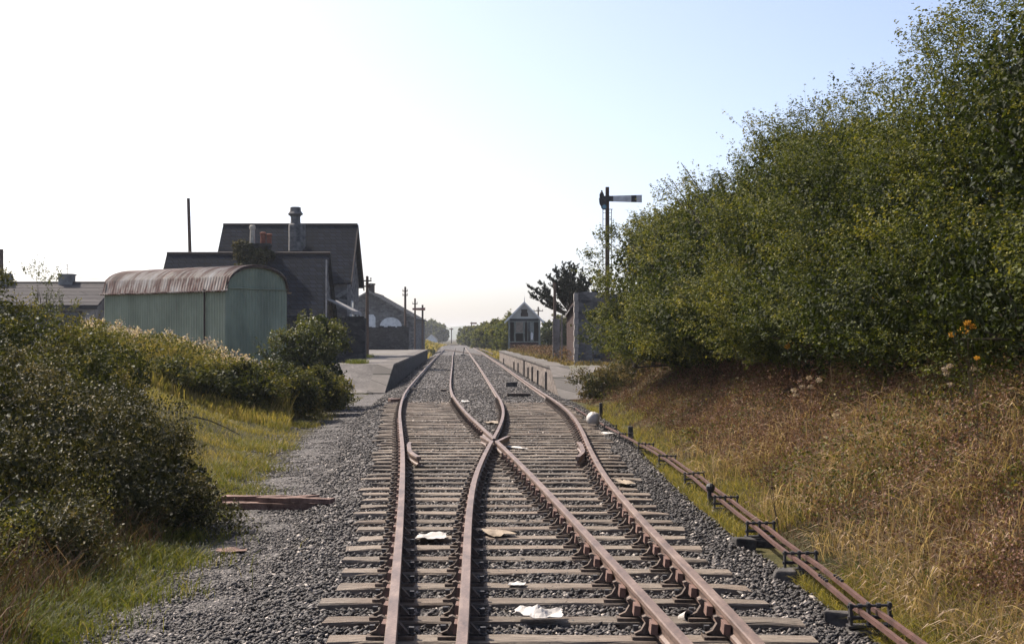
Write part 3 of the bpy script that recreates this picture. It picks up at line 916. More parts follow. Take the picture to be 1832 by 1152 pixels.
# green corrugated shed
def corr(p0, p1, zlo, zhi, amp=.018, pitch=.14, shape=None):
    """vertical corrugated sheet from p0 to p1 (xy)"""
    p0, p1 = np.array(p0, float), np.array(p1, float)
    L = np.linalg.norm(p1 - p0); t_ = (p1 - p0) / L; nrm = np.array([t_[1], -t_[0]])
    n_ = int(L / pitch * 4)
    s_ = np.linspace(0, L, n_ + 1); o_ = amp * np.sin(2 * PI * s_ / pitch)
    xy = p0 + s_[:, None] * t_ + o_[:, None] * nrm
    zt = np.full(n_ + 1, zhi) if shape is None else shape(s_ / L)
    vs = [(x, y, zlo) for x, y in xy] + [(x, y, z) for (x, y), z in zip(xy, zt)]
    fs = [(i, i + 1, n_ + 2 + i, n_ + 1 + i) for i in range(n_)]
    return MB().add(vs, fs)
dS = 50.0
corner = np.array([(403 - CX) * dS / F, dS])
beta = math.radians(38)
dirL = np.array([-math.cos(beta), math.sin(beta)]); dirW = np.array([math.sin(beta), math.cos(beta)])
def _ext(dv, px):
    k_ = (px - CX) / F     # where the wall line meets the sight line of its far end
    return float((k_ * corner[1] - corner[0]) / (dv[0] - k_ * dv[1]))
LL, WW = _ext(dirL, 187), _ext(dirW, 513)
zE, zC, zB = HC + (HY - 514) * dS / F, HC + (HY - 474) * dS / F, .2
pL, pR = corner + dirL * LL, corner + dirW * WW
pB = pL + dirW * WW
t = thing("corrugated_shed", "green corrugated shed with rusty barrel roof behind the weeds", "shed", (0, 0, 0))
arch = lambda s_: zE + (zC - zE) * np.sqrt(np.clip(1 - (2 * s_ - 1) ** 2, 0, 1)) ** .92
corr(pL, corner, zB, zE - .10).build("side_wall", M["shed_green"], t)
corr(pB, pR, zB, zE - .10).build("side_wall", M["shed_green"], t)
corr(corner, pR, zB, zE, shape=arch).build("end_wall", M["shed_green"], t)
corr(pL, pB, zB, zE, shape=arch).build("end_wall", M["shed_green"], t)
nL, nW = int((LL + .3) / .15 * 6), 22
s_ = np.linspace(-.12, LL + .15, nL + 1)
w_ = np.linspace(-.055, 1.055, nW + 1)
ww = np.clip(w_, 0, 1)
zz = arch(ww) + .03 - np.where((w_ < 0) | (w_ > 1), .16, 0)
amp = .026 * np.sin(2 * PI * s_ / .15)
sheet = np.floor(s_ / .72)
jit = np.array([(_hash(int(q) + 9, 3, 1) - .5) * .035 for q in sheet])
vs = []
for a_, am, jt in zip(s_, amp, jit):
    for b_, z_ in zip(w_, zz):
        p = corner + dirL * a_ + dirW * (b_ * WW)
        vs.append((p[0], p[1], z_ + am + jt * .5))
fs = [(i * (nW + 1) + j, i * (nW + 1) + j + 1, (i + 1) * (nW + 1) + j + 1, (i + 1) * (nW + 1) + j) for i in range(nL) for j in range(nW)]
ro = MB().add(vs, fs).build("roof", M["roof_rust"], t)
ta = ro.data.attributes.new("tint", "FLOAT", "POINT"); ta.data.foreach_set("value", np.repeat(s_, nW + 1).astype(np.float32))
sm = ro.modifiers.new("thick", "SOLIDIFY"); sm.thickness = .012
b = MB()
for a_ in (-.10,):
    pts = [tuple((corner + dirL * a_ + dirW * (q * WW))) + (float(arch(np.array(q))) - .02,) for q in np.linspace(0, 1, 23)]
    b.tube(pts, .035, 6)
b.build("roof_edge", M["rust_dark"], t)
c2 = corner + dirL * 1.05 - dirW * .06
b = MB(); b.tube([(c2[0], c2[1], zE - .05), (c2[0], c2[1], zB)], .035, 6); b.build("downpipe", M["darkwood"], t)
b = MB(); q0 = corner + dirW * .02 - dirL * .06; q1 = pR - dirL * .06
zm = zE - .02
b.tube([(q0[0], q0[1], zm), (q1[0], q1[1], zm)], .02, 5); b.build("sheet_joint", M["shed_green"], t)

# terrace on the far left
t = thing("terrace_house", "long low terrace with pale tiled roof at the far left edge", "house", (0, 0, 0))
gable(t, -40, -25.2, 86, 94, .4, 3.62, 5.05, "x", M["render"], M["tile"], .2)
b = MB(); b.box(-28.6, -27.75, 89.6, 90.4, 4.6, 5.62); b.box(-28.66, -27.69, 89.54, 90.46, 5.62, 5.72)
ch = b.build("chimney", M["render"], t)
b = MB()
b.tube([(-28.15, 90, 5.7), (-28.15, 90, 6.35)], .018, 5)
for z_, l_ in ((6.05, .16), (6.2, .22), (6.3, .12)): b.tube([(-28.15 - l_, 90, z_), (-28.15 + l_, 90, z_)], .012, 4)
b.build("aerial", M["iron"], ch)
b = MB(); b.box(-33.6, -31.75, 89.5, 90.5, 4.6, 5.75); b.build("chimney", M["render"], t)
for x_ in (-36.5, -33.5, -30.4, -28.4, -26.6):
    fr = MB(); fr.box(x_ - .65, x_ + .65, 85.93, 86.0, 2.0, 3.3); fo = fr.build("window", M["darkwood"], t)
    pn = MB(); pn.box(x_ - .55, x_ + .55, 85.91, 85.93, 2.1, 3.2); pn.build("pane", M["glass"], fo)
b = MB(); b.box(-40.2, -25.0, 85.68, 85.79, 3.42, 3.54); b.build("gutter", M["black"], t)

# ruined shelter on the right platform
t = thing("ruined_shelter", "roofless brick platform shelter with tall stone end wall", "shelter", (0, 0, 0))
b = MB()
prof = [(3.05, .35), (6.6, .35), (6.6, 3.0), (5.6, 3.35), (4.9, 3.75), (4.2, 3.80), (3.5, 3.86), (3.05, 3.80)]
b.prism(prof, "y", 67.0, 67.55); b.build("end_wall", M["rubble"], t)
b = MB(); z_ = .35; kq = 0
while z_ < 3.78:
    h_ = min(R.uniform(.24, .36), 3.80 - z_)
    b.box(2.94 - .02 * (kq % 2), 3.10 + .05 * R.random(), 66.965, 67.58, z_ + .006, z_ + h_ - .006); z_ += h_; kq += 1
b.build("quoins", M["quoin"], t)
b = MB(); b.prism([(67.55, .35), (77.6, .35), (77.6, 3.02), (74.5, 3.2), (72.3, 3.28), (70.2, 3.4), (68.6, 3.34), (67.55, 3.42)], "x", 2.98, 3.25)
bw = b.build("brick_wall", M["brick"], t)
b = MB()
b.add([(2.80, 69.2, 3.02), (2.80, 77.4, 2.72), (3.20, 77.5, 3.12), (3.20, 69.0, 3.46), (2.80, 69.2, 3.10), (2.80, 77.4, 2.80), (3.20, 77.5, 3.20), (3.20, 69.0, 3.54)],
      [(0, 1, 2, 3), (7, 6, 5, 4), (0, 4, 5, 1), (1, 5, 6, 2), (2, 6, 7, 3), (3, 7, 4, 0)])
b.build("roof_remnant", M["ashlar"], t)
b = MB(); b.box(2.60, 2.68, 75.4, 75.5, .4, 2.85); b.build("post", M["concrete_pale"], t)
b = MB(); b.box(2.32, 2.62, 78.1, 78.22, .4, 2.72); b.build("door_jamb", M["concrete"], t)
b = MB(); b.box(2.24, 2.32, 78.05, 78.26, .4, 2.74); b.build("post", M["concrete_pale"], t)

# signal box
t = thing("signal_box", "derelict timber signal box with white gable and broken glazing", "signal box", at(938, 622, 150)[:2] + (0,), .0)
hw, ze_, zp_, zb_ = 1.66, 3.72, 5.42, .35
b = MB(); b.box(-hw, hw, 0.05, 4.6, zb_, 1.28); b.build("base", M["redwood"], t)
b = MB()
b.box(-hw, hw, 4.5, 4.6, 1.28, ze_); b.box(-hw, -hw + .08, .3, 4.5, 1.28, ze_); b.box(hw - .08, hw, .3, 4.5, 1.28, ze_); b.build("boards", M["darkwood"], t)
b = MB(); b.box(-hw + .1, hw - .1, 3.2, 3.3, 1.3, 3.6); b.build("back_partition", M["darkwood"], t)
for x_, w2 in ((-1.60, .16), (1.60, .16)):
    b = MB(); b.box(x_ - w2 / 2 - .02, x_ + w2 / 2 + .02, -.08, .12, zb_, ze_); b.build("corner_post", M["timber_blue"], t)
b = MB(); b.box(-hw, hw, -.04, .06, 3.38, 3.48); b.box(-hw, hw, -.04, .06, 1.24, 1.33)
for x_ in (-1.05, -.92, -.10, .02, .38, .62, .98): b.box(x_ - .035, x_ + .035, -.03, .05, 1.33, 3.38)
b.box(-1.05, .02, -.026, .046, 2.18, 2.26); b.build("window_frame", M["timber_blue"], t)
b = MB(); b.box(-.88, -.14, .0, .02, 2.26, 3.38); b.build("pane", M["pane_tan"], t)
b = MB(); b.box(.42, .60, .0, .02, 2.4, 3.30); b.build("pane", M["glass"], t)
b = MB(); b.box(.66, .95, .0, .03, 1.36, 3.36); b.build("door", M["timber_blue"], t)
b = MB(); b.prism([(.70, 1.5), (.90, 1.5), (.93, 2.1), (.80, 2.35), (.68, 2.1)], "y", -.045, -.03); b.build("notice", M["white"], t)
b = MB(); b.prism([(-hw, ze_ + .0), (hw, ze_), (0, zp_ - .06)], "y", .0, 4.6); b.build("gable_wall", M["cream"], t)
b = MB(); b.box(-hw - .02, hw + .02, -.05, .10, ze_ - .16, ze_ - .002); b.build("lintel", M["black"], t)
b = MB(); b.prism([(-.38, 3.95), (.40, 3.95), (.40, 4.25), (.30, 4.45), (.34, 4.72), (-.34, 4.72), (-.30, 4.45), (-.38, 4.25)], "y", -.035, -.004); b.build("gable_vent", M["darkwood"], t)
rs = MB(); slp = (zp_ - ze_) / hw; ov = .42
for sx in (-1, 1):
    q = [(0, zp_), (sx * (hw + ov), ze_ - ov * slp), (sx * (hw + ov), ze_ - ov * slp + .10), (0, zp_ + .10)]
    rs.prism(q if sx > 0 else q[::-1], "y", -.22, 4.9)
rs.build("roof", M["slate"], t)
b = MB()
for sx in (-1, 1):
    q = [(0, zp_ - .12), (sx * (hw + ov + .02), ze_ - ov * slp - .12), (sx * (hw + ov + .02), ze_ - ov * slp + .12), (0, zp_ + .12)]
    b.prism(q if sx > 0 else q[::-1], "y", -.28, -.22)
b.build("bargeboard", M["white"], t)
b = MB(); b.lathe([(.05, 0), (.035, .3), (.06, .36), (.02, .42), (.015, .62)], (0, -.25, zp_ + .08), 8); b.build("finial", M["white"], t)

# ------------------------------------------------------------------ poles and signals
def pole(px, top_py, base_z, d, w_px, label, arms=(), lean=0.0, group="telegraph poles"):
    x_, _, zt = at(px, top_py, d)
    r_ = w_px * d / F / 2
    t = thing("telegraph_pole", label, "pole", (x_, d, base_z), 0, group)
    h_ = zt - base_z
    b = MB(); b.tube([(-lean * h_ * 0, 0, -.3), (lean * h_ * .5, 0, h_ * .5), (lean * h_, 0, h_)], [r_ * 1.1, r_, r_ * .85], 10); b.build("shaft", M["pole"], t)
    for dz, hw_ in arms:
        b = MB(); b.box(-hw_, hw_, -r_ - .09, -r_, h_ - dz - .05, h_ - dz + .05); a_ = b.build("crossarm", M["pole"], t)
        n_ = 4 if hw_ > .5 else 2
        for q in np.linspace(-hw_ + .06, hw_ - .06, n_):
            c_ = MB(); c_.lathe([(.02, 0), (.02, .06), (.055, .07), (.06, .13), (.035, .19)], (q, -r_ - .045, h_ - dz + .05), 8); c_.build("insulator", M["concrete"], a_)
    return t
p = pole(341, 355, .5, 100, 6.5, "bare leaning pole rising behind the station wing roof", lean=-.030); p.location.x += .22 - .05
pole(2, 446, .8, 92, 9, "reddish pole at the far left edge of the photo")
pole(657, 494, .45, 104, 6, "dark pole standing in front of the goods shed gable", ((.35, .34), (.75, .34)))
pole(725, 513, .4, 156, 4.5, "dark pole at the right end of the goods shed", ((.5, .30), (.95, .30)))
pole(742.5, 534, -.5, 186, 3.6, "thin pole beside the distant left signal", ((.7, .35),))
pole(992.5, 506, .45, 86, 6, "pole partly hidden by the dark cypress")
pole(963, 549, -.5, 186, 3.2, "pole top showing above the signal box roof", ((.55, .62),))
pole(865, 575, -.5, 420, 2.2, "tiny distant pole beside the far hedge", ((.6, .6),))


def semaphore(px, top_py, base_z, d, post_w, arm, face, label, big=False):
    """arm: (x0,x1 px, y0,y1 px) at distance d"""
    x_, _, zt = at(px, top_py, d)
    t = thing("semaphore_signal", label, "signal", (x_, d, base_z), 0, "semaphore signals")
    h_ = zt - base_z; w_ = post_w * d / F / 2
    b = MB(); b.add([(sx * w_ * s_, sy * w_ * s_, z_) for z_, s_ in ((-.3, 1.15), (h_, .9)) for sx, sy in ((-1, -1), (1, -1), (1, 1), (-1, 1))],
                    [(3, 2, 1, 0), (4, 5, 6, 7), (0, 1, 5, 4), (1, 2, 6, 5), (2, 3, 7, 6), (3, 0, 4, 7)])
    b.build("post", M["pole"], t)
    ax0, ax1 = (arm[0] - px) * d / F, (arm[1] - px) * d / F
    az0, az1 = HC + (HY - arm[3]) * d / F - base_z, HC + (HY - arm[2]) * d / F - base_z
    hh = (az1 - az0) / 2; zc = (az0 + az1) / 2
    b = MB(); b.add([(ax0, -w_ - .05, zc - hh * .75), (ax1, -w_ - .05, zc - hh), (ax1, -w_ - .05, zc + hh), (ax0, -w_ - .05, zc + hh * .75),
                     (ax0, -w_ - .02, zc - hh * .75), (ax1, -w_ - .02, zc - hh), (ax1, -w_ - .02, zc + hh), (ax0, -w_ - .02, zc + hh * .75)],
                    [(0, 1, 2, 3), (7, 6, 5, 4), (0, 4, 5, 1), (1, 5, 6, 2), (2, 6, 7, 3), (3, 7, 4, 0)])
    am = b.build("signal_arm", M[face], t)
    if big:
        xb = ax0 + (ax1 - ax0) * .66
        b = MB(); b.box(xb, xb + .24, -w_ - .056, -w_ - .0502, zc - hh * .92, zc + hh * .92); b.build("black_band", M["black"], am)
        b = MB(); b.box(-.22, ax0 + .12, -w_ - .085, -w_ - .051, zc - .13, zc + .13)
        b.tube([(0, -w_ - .12, zc), (0, w_ + .12, zc)], .07, 10)
        b.build("arm_boss", M["iron"], t)
        b = MB()   # spectacle plate
        ring = lambda cx_, cz_: b.tube([(cx_ + .115 * math.cos(a_), -w_ - .07, cz_ + .115 * math.sin(a_)) for a_ in np.linspace(0, 2 * PI, 15)], .028, 6)
        ring(-.25, zc - .14); ring(-.16, zc - .38)
        b.prism([(-.40, zc + .02), (-.37, zc - .26), (-.2, zc - .5), (-.05, zc - .46), (-.05, zc + .05)], "y", -w_ - .06, -w_ - .045)
        sp = b.build("spectacle", M["iron"], t)
        b = MB(); b.lathe([(.10, -.01), (.10, .01)], (0, 0, 0), 14); ln = b.build("lens", M["lens"], sp, (-.155, -w_ - .10, zc - .38)); ln.rotation_euler = (PI / 2, 0, 0)
        b = MB(); b.box(-.36, -.16, -.14, .12, zc - .05, zc + .23); b.lathe([(.08, 0), (.08, .06), (.04, .11), (.04, .17)], (-.26, 0, zc + .23), 8); b.box(-.18, 0, -.04, .04, zc - .02, zc + .03)
        b.build("lamp", M["black"], t)
        b = MB()
        for sx in (-.19, .21): b.tube([(sx, w_ + .12, -.2), (sx, w_ + .12, zc - .45)], .018, 5)
        for z_ in np.arange(.2, zc - .5, .3): b.tube([(-.19, w_ + .12, z_), (.21, w_ + .12, z_)], .011, 4)
        b.tube([(-.19, w_ + .12, zc - .46), (.26, w_ + .12, zc - .46)], .02, 5)
        b.build("ladder", M["iron"], t)
    return t
semaphore(1086.5, 335, .4, 66, 7.2, (1092, 1148, 349.5, 363), "arm_white", "tall semaphore signal above the hedge with white black-banded arm", True)
semaphore(756, 545.5, .2, 178, 3.4, (738, 761, 550.5, 555.5), "arm_red", "wooden semaphore signal left of the line beyond the platform")
semaphore(843.8, 576, -.4, 350, 2.0, (841.5, 853, 576.8, 580), "arm_red", "small distant semaphore signal over the far hedge")
semaphore(807.8, 586.5, -.4, 620, 1.6, (804, 811, 587.5, 590), "arm_red", "tiny farthest semaphore signal near the vanishing tracks")

t = thing("ground_lever", "small black ground lever between the far rails", "lever", (*solve_px(828.3, 637, -.2), -.45), 0)
b = MB(); b.box(-.25, .25, -.3, .3, 0, .25); b.build("box", M["black"], t); b = MB(); b.tube([(0, 0, .2), (.15, 0, .95)], .05, 6); b.lathe([(.08, 0), (.08, .12)], (.15, 0, .9), 8); b.build("handle", M["black"], t)

# overhead wire
b = MB()
p0, p1 = Vector(at(2, 449, 92)), Vector(at(200, 500, 92))
pts = [p0.lerp(p1, s_) + Vector((0, 0, -.55 * math.sin(PI * s_))) for s_ in np.linspace(0, 1, 16)]
pts[-1].y += 1
b.tube(pts, .011, 4); tag(b.build("overhead_wire", M["iron"]), "thin wire sagging right from the left edge pole", "wire")

# ------------------------------------------------------------------ foliage
def unit(v): return v / np.maximum(np.linalg.norm(v, axis=-1, keepdims=True), 1e-9)


def leaf_mesh(name, P, N, size, tint, aspect=.62, tw=None):
    n = len(P)
    a = R.normal(size=(n, 3)); a = unit(a - N * (a * N).sum(1)[:, None])
    b = np.cross(N, a)
    s_ = size[:, None]
    fold = R.uniform(.05, .25, n)[:, None]
    V = np.empty((n, 4, 3))
    V[:, 0] = P - a * s_ * .5
    V[:, 1] = P + b * s_ * aspect * .5 + N * s_ * fold
    V[:, 2] = P + a * s_ * .5 - N * s_ * .08
    V[:, 3] = P - b * s_ * aspect * .5 + N * s_ * fold
    i = np.arange(n)[:, None] * 4
    Fc = np.concatenate([i + np.array([[0, 1, 2]]), i + np.array([[0, 2, 3]])], 1).reshape(-1, 3)
    V = V.reshape(-1, 3); tv = np.repeat(np.clip(tint, 0, 1), 4)
    if tw is not None:      # thin woody shoots that carry the leaves
        a0, a1, w_ = tw; m_ = len(a0); k_ = len(V)
        sd = unit(np.cross(a1 - a0, R.normal(size=(m_, 3)))) * w_
        V = np.concatenate([V, np.stack([a0 - sd, a0 + sd, a1], 1).reshape(-1, 3)])
        Fc = np.concatenate([Fc, k_ + np.arange(m_ * 3).reshape(-1, 3)]); tv = np.concatenate([tv, np.full(m_ * 3, .02)])
    return np_mesh(name, V, Fc, tv)


def blobs_points(bl, n, jitter=.10, others=()):
    """points and outward normals on a union of ellipsoids (rows: cx,cy,cz,rx,ry,rz)"""
    bl = np.asarray(bl, float)
    area = (bl[:, 3] * bl[:, 4] + bl[:, 4] * bl[:, 5] + bl[:, 3] * bl[:, 5])
    P, N = [], []
    allb = np.concatenate([bl, np.asarray(others, float).reshape(-1, 6)])
    need = n
    while need > 0:
        k_ = R.choice(len(bl), size=need * 3, p=area / area.sum())
        u = unit(R.normal(size=(need * 3, 3)))
        c_, r_ = bl[k_, :3], bl[k_, 3:]
        lump = 1 + jitter * (vnoise(c_[:, 0] + u[:, 0] * 2.6, c_[:, 1] + u[:, 1] * 2.6, c_[:, 2] + u[:, 2] * 2.6) * 2 - 1) * 1.6
        p = c_ + u * r_ * lump[:, None]
        q = ((p[:, None] - allb[None, :, :3]) / allb[None, :, 3:])
        ins = ((q ** 2).sum(-1) < .72).any(1)
        keep = ~ins
        P.append(p[keep]); N.append(unit(u / r_)[keep]); need -= int(keep.sum())
    return np.concatenate(P)[:n], np.concatenate(N)[:n]


def shoots_cloud(P, N, per, length, spread, up=.35, droop=0.0, inset=.5, coh=.55):
    """leaves along short shoots that start at P and grow along N; returns leaf points, normals, shoot id, t"""
    n = len(P)
    L = length * R.uniform(.45, 1.35, n) * np.where(R.random(n) < .06, 2.0, 1)
    dirv = unit(N + R.normal(0, .45, (n, 3)) + np.array([0, 0, up]))
    P0 = P - dirv * (L * inset)[:, None]
    t_ = R.random((n, per)) ** .8
    pts = P0[:, None] + dirv[:, None] * (t_ * L[:, None])[..., None]
    wid = spread * (1.05 - t_ * .75)
    pts = pts + R.normal(size=(n, per, 3)) * wid[..., None] * .6
    pts[..., 2] -= droop * (t_ ** 2) * L[:, None]
    ids = np.repeat(np.arange(n), per)
    nn = unit(R.normal(size=(n, per, 3)) * (.98 - .45 * coh) + N[:, None] * .4 + np.array([0, 0, coh]))
    return pts.reshape(-1, 3), nn.reshape(-1, 3), ids, t_.ravel(), P0, P0 + dirv * L[:, None]


def hang(P):      # the hedge overhangs the upper bank, its lower edge uneven
    s_ = P[:, 0] - D(P[:, 1])
    return P[:, 2] < zr(P[:, 1]) + np.interp(P[:, 1], [26, 44], [1.62, .85]) + np.clip(4.7 - s_, -.6, 2) * .25 - .75 * vnoise(P[:, 1] * .55, P[:, 0] * .3, 6.)


def bush(name, label, cat, bl, nshoot, per, length, spread, leaf, mat, stems=5, group=None, others=(), up=.35, droop=0., jitter=.12, y_keep=None, tint0=.38, core=.3, twigs=0, ground=None, clump=.3, clear=False, nclump=26, flat=.75, inset=.75, coh=.55):
    bl = np.asarray(bl, float)
    base = bl[0, :3].copy(); gz = float(T(base[0], base[1])) if ground is None else ground
    t = thing(name, label, cat, (base[0], base[1], gz), 0, group)
    P, N = blobs_points(bl, nshoot, jitter, others)
    keep = P[:, 2] > T(P[:, 0], P[:, 1]) + .05
    if y_keep is not None: keep &= y_keep(P)
    P, N = P[keep], N[keep]
    ncl = max(6, int(len(P) / nclump))
    q = R.choice(len(P), ncl, replace=False)
    own = R.integers(0, ncl, int(len(P) * .84))
    ctint = R.normal(0, .13, ncl)
    rc = clump * R.uniform(.55, 1.3, ncl)
    du = unit(R.normal(size=(len(own), 3)) + N[q][own] * .9 + np.array([0, 0, .25]))
    P[:len(own)] = P[q][own] - N[q][own] * (rc[own] * .35)[:, None] + du * rc[own][:, None] * np.array([1.2, 1.2, flat])
    N[:len(own)] = unit(du + N[q][own] * .5)
    P[len(own):] -= N[len(own):] * clump * inset
    nown = len(P)
    low = P[:, 2] < T(P[:, 0], P[:, 1]) + .03
    if clear: low |= hang(P)
    P, N = P[~low], N[~low]
    pts, nn, ids, tt_, s0, s1 = shoots_cloud(P, N, per, length, spread, up, droop, coh=coh)
    stint = tint0 + R.normal(0, .08, len(P)) + np.concatenate([ctint[own], np.full(nown - len(own), -.2)])[~low] + .30 * (vnoise(P[:, 0] * .9, P[:, 1] * .9, P[:, 2] * .9) - .5)  # inset filler shoots tinted darker, shade of the hollows put into the colour
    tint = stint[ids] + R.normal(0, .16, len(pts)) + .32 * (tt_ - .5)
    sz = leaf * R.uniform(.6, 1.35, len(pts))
    if core:       # inner leaves tinted darker: hollow shade in the colour, crown not see-through
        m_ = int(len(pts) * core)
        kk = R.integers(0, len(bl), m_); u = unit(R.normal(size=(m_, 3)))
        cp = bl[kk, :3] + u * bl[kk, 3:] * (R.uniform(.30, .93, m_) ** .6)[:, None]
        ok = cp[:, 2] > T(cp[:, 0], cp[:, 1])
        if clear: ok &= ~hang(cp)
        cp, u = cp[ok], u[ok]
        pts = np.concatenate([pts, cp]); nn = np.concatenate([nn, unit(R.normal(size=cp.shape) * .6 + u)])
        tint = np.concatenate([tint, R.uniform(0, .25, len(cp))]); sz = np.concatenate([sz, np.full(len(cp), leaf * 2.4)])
    o3 = np.array([base[0], base[1], gz])
    tw = None
    if twigs:
        q = R.choice(len(s0), min(twigs, len(s0)), replace=False)
        tw = (s0[q] - o3, s1[q] - o3, leaf * .12)
    link("crown", leaf_mesh("crown", pts - o3, nn, sz, tint, tw=tw), mat, t)
    for _ in range(stems):
        b = MB()
        kx = R.integers(0, len(bl)); c_ = bl[kx]
        x_, y_ = c_[0] + R.normal(0, c_[3] * .25), c_[1] + R.normal(0, c_[4] * .3)
        z_ = float(T(x_, y_)) if ground is None else ground
        tip = c_[:3] + R.normal(0, .35, 3) * c_[3:]
        tip[2] = max(tip[2], z_ + .3)
        r_ = .018 * (c_[5] + .6) + .01
        midp = (np.array([x_, y_, z_]) + tip) / 2 + R.normal(0, .12, 3) * c_[5] * .5
        x_ = max(x_, float(D(y_)) + 4.6) if clear else x_; z_ = float(T(x_, y_)) if clear else z_
        b.tube([np.array([x_, y_, z_ - .1]) - o3, midp - o3, tip - o3], [r_, r_ * .7, r_ * .35], 6)
        for _q in range(3):
            e_ = tip + unit(R.normal(size=3) + np.array([0, 0, .4])) * c_[3:] * .6
            b.tube([midp - o3, (midp + e_) / 2 + R.normal(0, .08, 3) - o3, e_ - o3], [r_ * .45, r_ * .3, r_ * .12], 5)
        b.build("stem", M["bark"], t)
    return t


# the tall hawthorn hedge on the right, bush after bush along the bank top
def uX(u, d): return u - .0395 * d
HB = []
dh = 10.0
while dh < 47.5:
    k_ = len(HB)
    s_ = .5 * math.sin(k_ * 2.1) + .3 * math.sin(k_ * 1.3 + 1)
    uc = 7.05 + .18 * s_
    rz_ = 2.35 + .20 * s_; zc = 3.15 + .12 * s_
    HB.append([uX(uc, dh), dh, zc + (-.1 if dh > 34 else .10 if dh > 14 else -.08), 2.25 + .1 * s_, 3.3, rz_])
    dh += 4.7
HB[-1][4] = 1.9
HB[-1][0] -= .42; HB[-2][0] -= .36; HB[-3][0] -= .2; HB[-1][2] += .1
HL = ["tall hawthorn filling the right edge of the photo, tips above the frame", "second hawthorn in from the photo's right edge, tall and dense",
      "third hawthorn in from the photo's right edge, shoots against the sky", "fourth hawthorn in from the photo's right edge, in mid slope",
      "fourth hawthorn from the far end of the sloping hedge", "third hawthorn from the far hedge end, right of the semaphore arm",
      "second hawthorn from the far hedge end, just below the semaphore arm", "last hawthorn of the hedge, beside the ruined shelter wall"]
nb = len(HB)
for i, hb in enumerate(HB):
    near = [HB[j] for j in range(nb) if j != i and abs(j - i) <= 2]
    d_ = hb[1]
    lf = .036 * max(1, (d_ / 19.0) ** .75)
    nsh = int(3300 if d_ < 25 else 2300)
    per = 24 if d_ < 30 else 18
    skirt = [hb[0] - .75, hb[1], hb[2] - 1.1, 1.55, 3.0, 1.1]
    hump_ = [hb[0] + .2 + .4 * math.sin(i * 4.1), hb[1] + .9 * math.sin(i * 2.7), hb[2] + .95, 1.6, 1.9, 1.45 + .25 * math.sin(i * 3.3)]
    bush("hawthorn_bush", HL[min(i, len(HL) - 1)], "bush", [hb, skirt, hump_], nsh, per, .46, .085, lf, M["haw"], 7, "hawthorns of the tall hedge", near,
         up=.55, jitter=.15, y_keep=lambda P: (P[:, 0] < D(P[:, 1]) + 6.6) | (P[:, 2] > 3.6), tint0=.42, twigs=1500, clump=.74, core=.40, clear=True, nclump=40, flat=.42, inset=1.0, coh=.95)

# brambles and shrubs on the left
def bl_at(px, py, d, rx, ry, rz_):
    x_, y_, z_ = at(px, py, d); return [x_, y_, z_, rx, ry, rz_]
V1 = [[-4.85, 15.6, .20, 1.3, 1.7, .85], [-6.2, 16.6, .6, 1.5, 1.9, .95], [-3.98, 15.6, -.12, .78, 1.2, .50], [-5.7, 14.0, .1, 1.2, 1.1, .65], [-4.5, 12.5, -.12, .85, .9, .42]]
V2 = [[-8.0, 22.6, 1.15, 1.7, 2.2, 1.0], [-6.9, 21.4, .72, 1.1, 1.6, .75], [-9.2, 23.0, 1.6, 1.6, 2.2, 1.1], [-7.2, 19.0, .85, 1.2, 1.4, .75], [-7.6, 26.0, .95, 1.0, 1.6, .7]]
V4 = [[-8.6, 35.8, .48, 1.2, 1.1, .50], [-7.3, 36.8, .36, 1.2, 1.2, .56], [-6.3, 39.2, .25, 1.0, 1.2, .62], [-5.95, 42.5, .1, .9, 1.2, .55]]
V5 = [[-6.75, 47.0, .75, .95, 1.0, 1.55], [-6.2, 46.5, .25, .75, .9, .85], [-7.4, 46.6, .4, .9, 1.0, 1.0], [-6.5, 48.0, 1.55, .6, .7, .95]]
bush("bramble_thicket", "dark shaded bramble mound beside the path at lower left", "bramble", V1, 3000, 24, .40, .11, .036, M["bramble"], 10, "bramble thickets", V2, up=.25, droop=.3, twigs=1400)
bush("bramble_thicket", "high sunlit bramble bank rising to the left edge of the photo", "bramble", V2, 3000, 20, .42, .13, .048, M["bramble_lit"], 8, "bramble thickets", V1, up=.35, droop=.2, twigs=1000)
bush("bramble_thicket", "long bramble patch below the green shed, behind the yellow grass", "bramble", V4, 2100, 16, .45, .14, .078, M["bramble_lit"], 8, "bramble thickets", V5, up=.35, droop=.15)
bush("shrub", "upright green shrub beside the dark wall at the end of the bramble", "shrub", V5, 1100, 18, .5, .12, .075, M["shrub"], 7, None, V4, up=.6, twigs=400)
for px, py, d, w_, l_ in ((62, 492, 60, .45, "wispy sapling showing over the terrace roof at far left"), (88, 505, 58, .40, "small dark sapling in front of the terrace roof")):
    x_, y_, z_ = at(px, py, d); gz = float(T(x_, y_))
    bush("sapling", l_, "sapling", [[x_, y_, z_ - .5, w_, .5, .95], [x_ + .5, y_, z_ - .9, .45, .5, .5]], 70, 9, .55, .07, .075, M["shrub"], 4, "saplings by the terrace", up=1.1, core=0, twigs=40)
# weeds by the near bramble and ivy on the low stack
x_, y_, z_ = at(462, 436, 87.3)
bush("ivy", "dark ivy smothering the lower chimney stack of the station house", "ivy", [[x_ - .75, 87.6, 6.95, .85, .7, .65], [x_ + .1, 87.5, 6.75, 1.0, .7, .5], [x_ - .6, 87.2, 6.1, .7, .6, .5]], 330, 12, .3, .12, .13, M["bramble"], 2, None, up=.3, ground=5.8)

x_, y_, z_ = at(1086, 682, 49.5)
bush("dry_bush", "brown dry bush at the far foot of the hedge, beside the right ramp", "bush", [[x_, y_, z_ - .1, 1.0, 1.4, .62], [x_ + .9, y_ - 1.0, z_ + .25, 1.1, 1.4, .8]], 800, 18, .45, .10, .06, M["verge"], 3, None, up=.5, twigs=300)
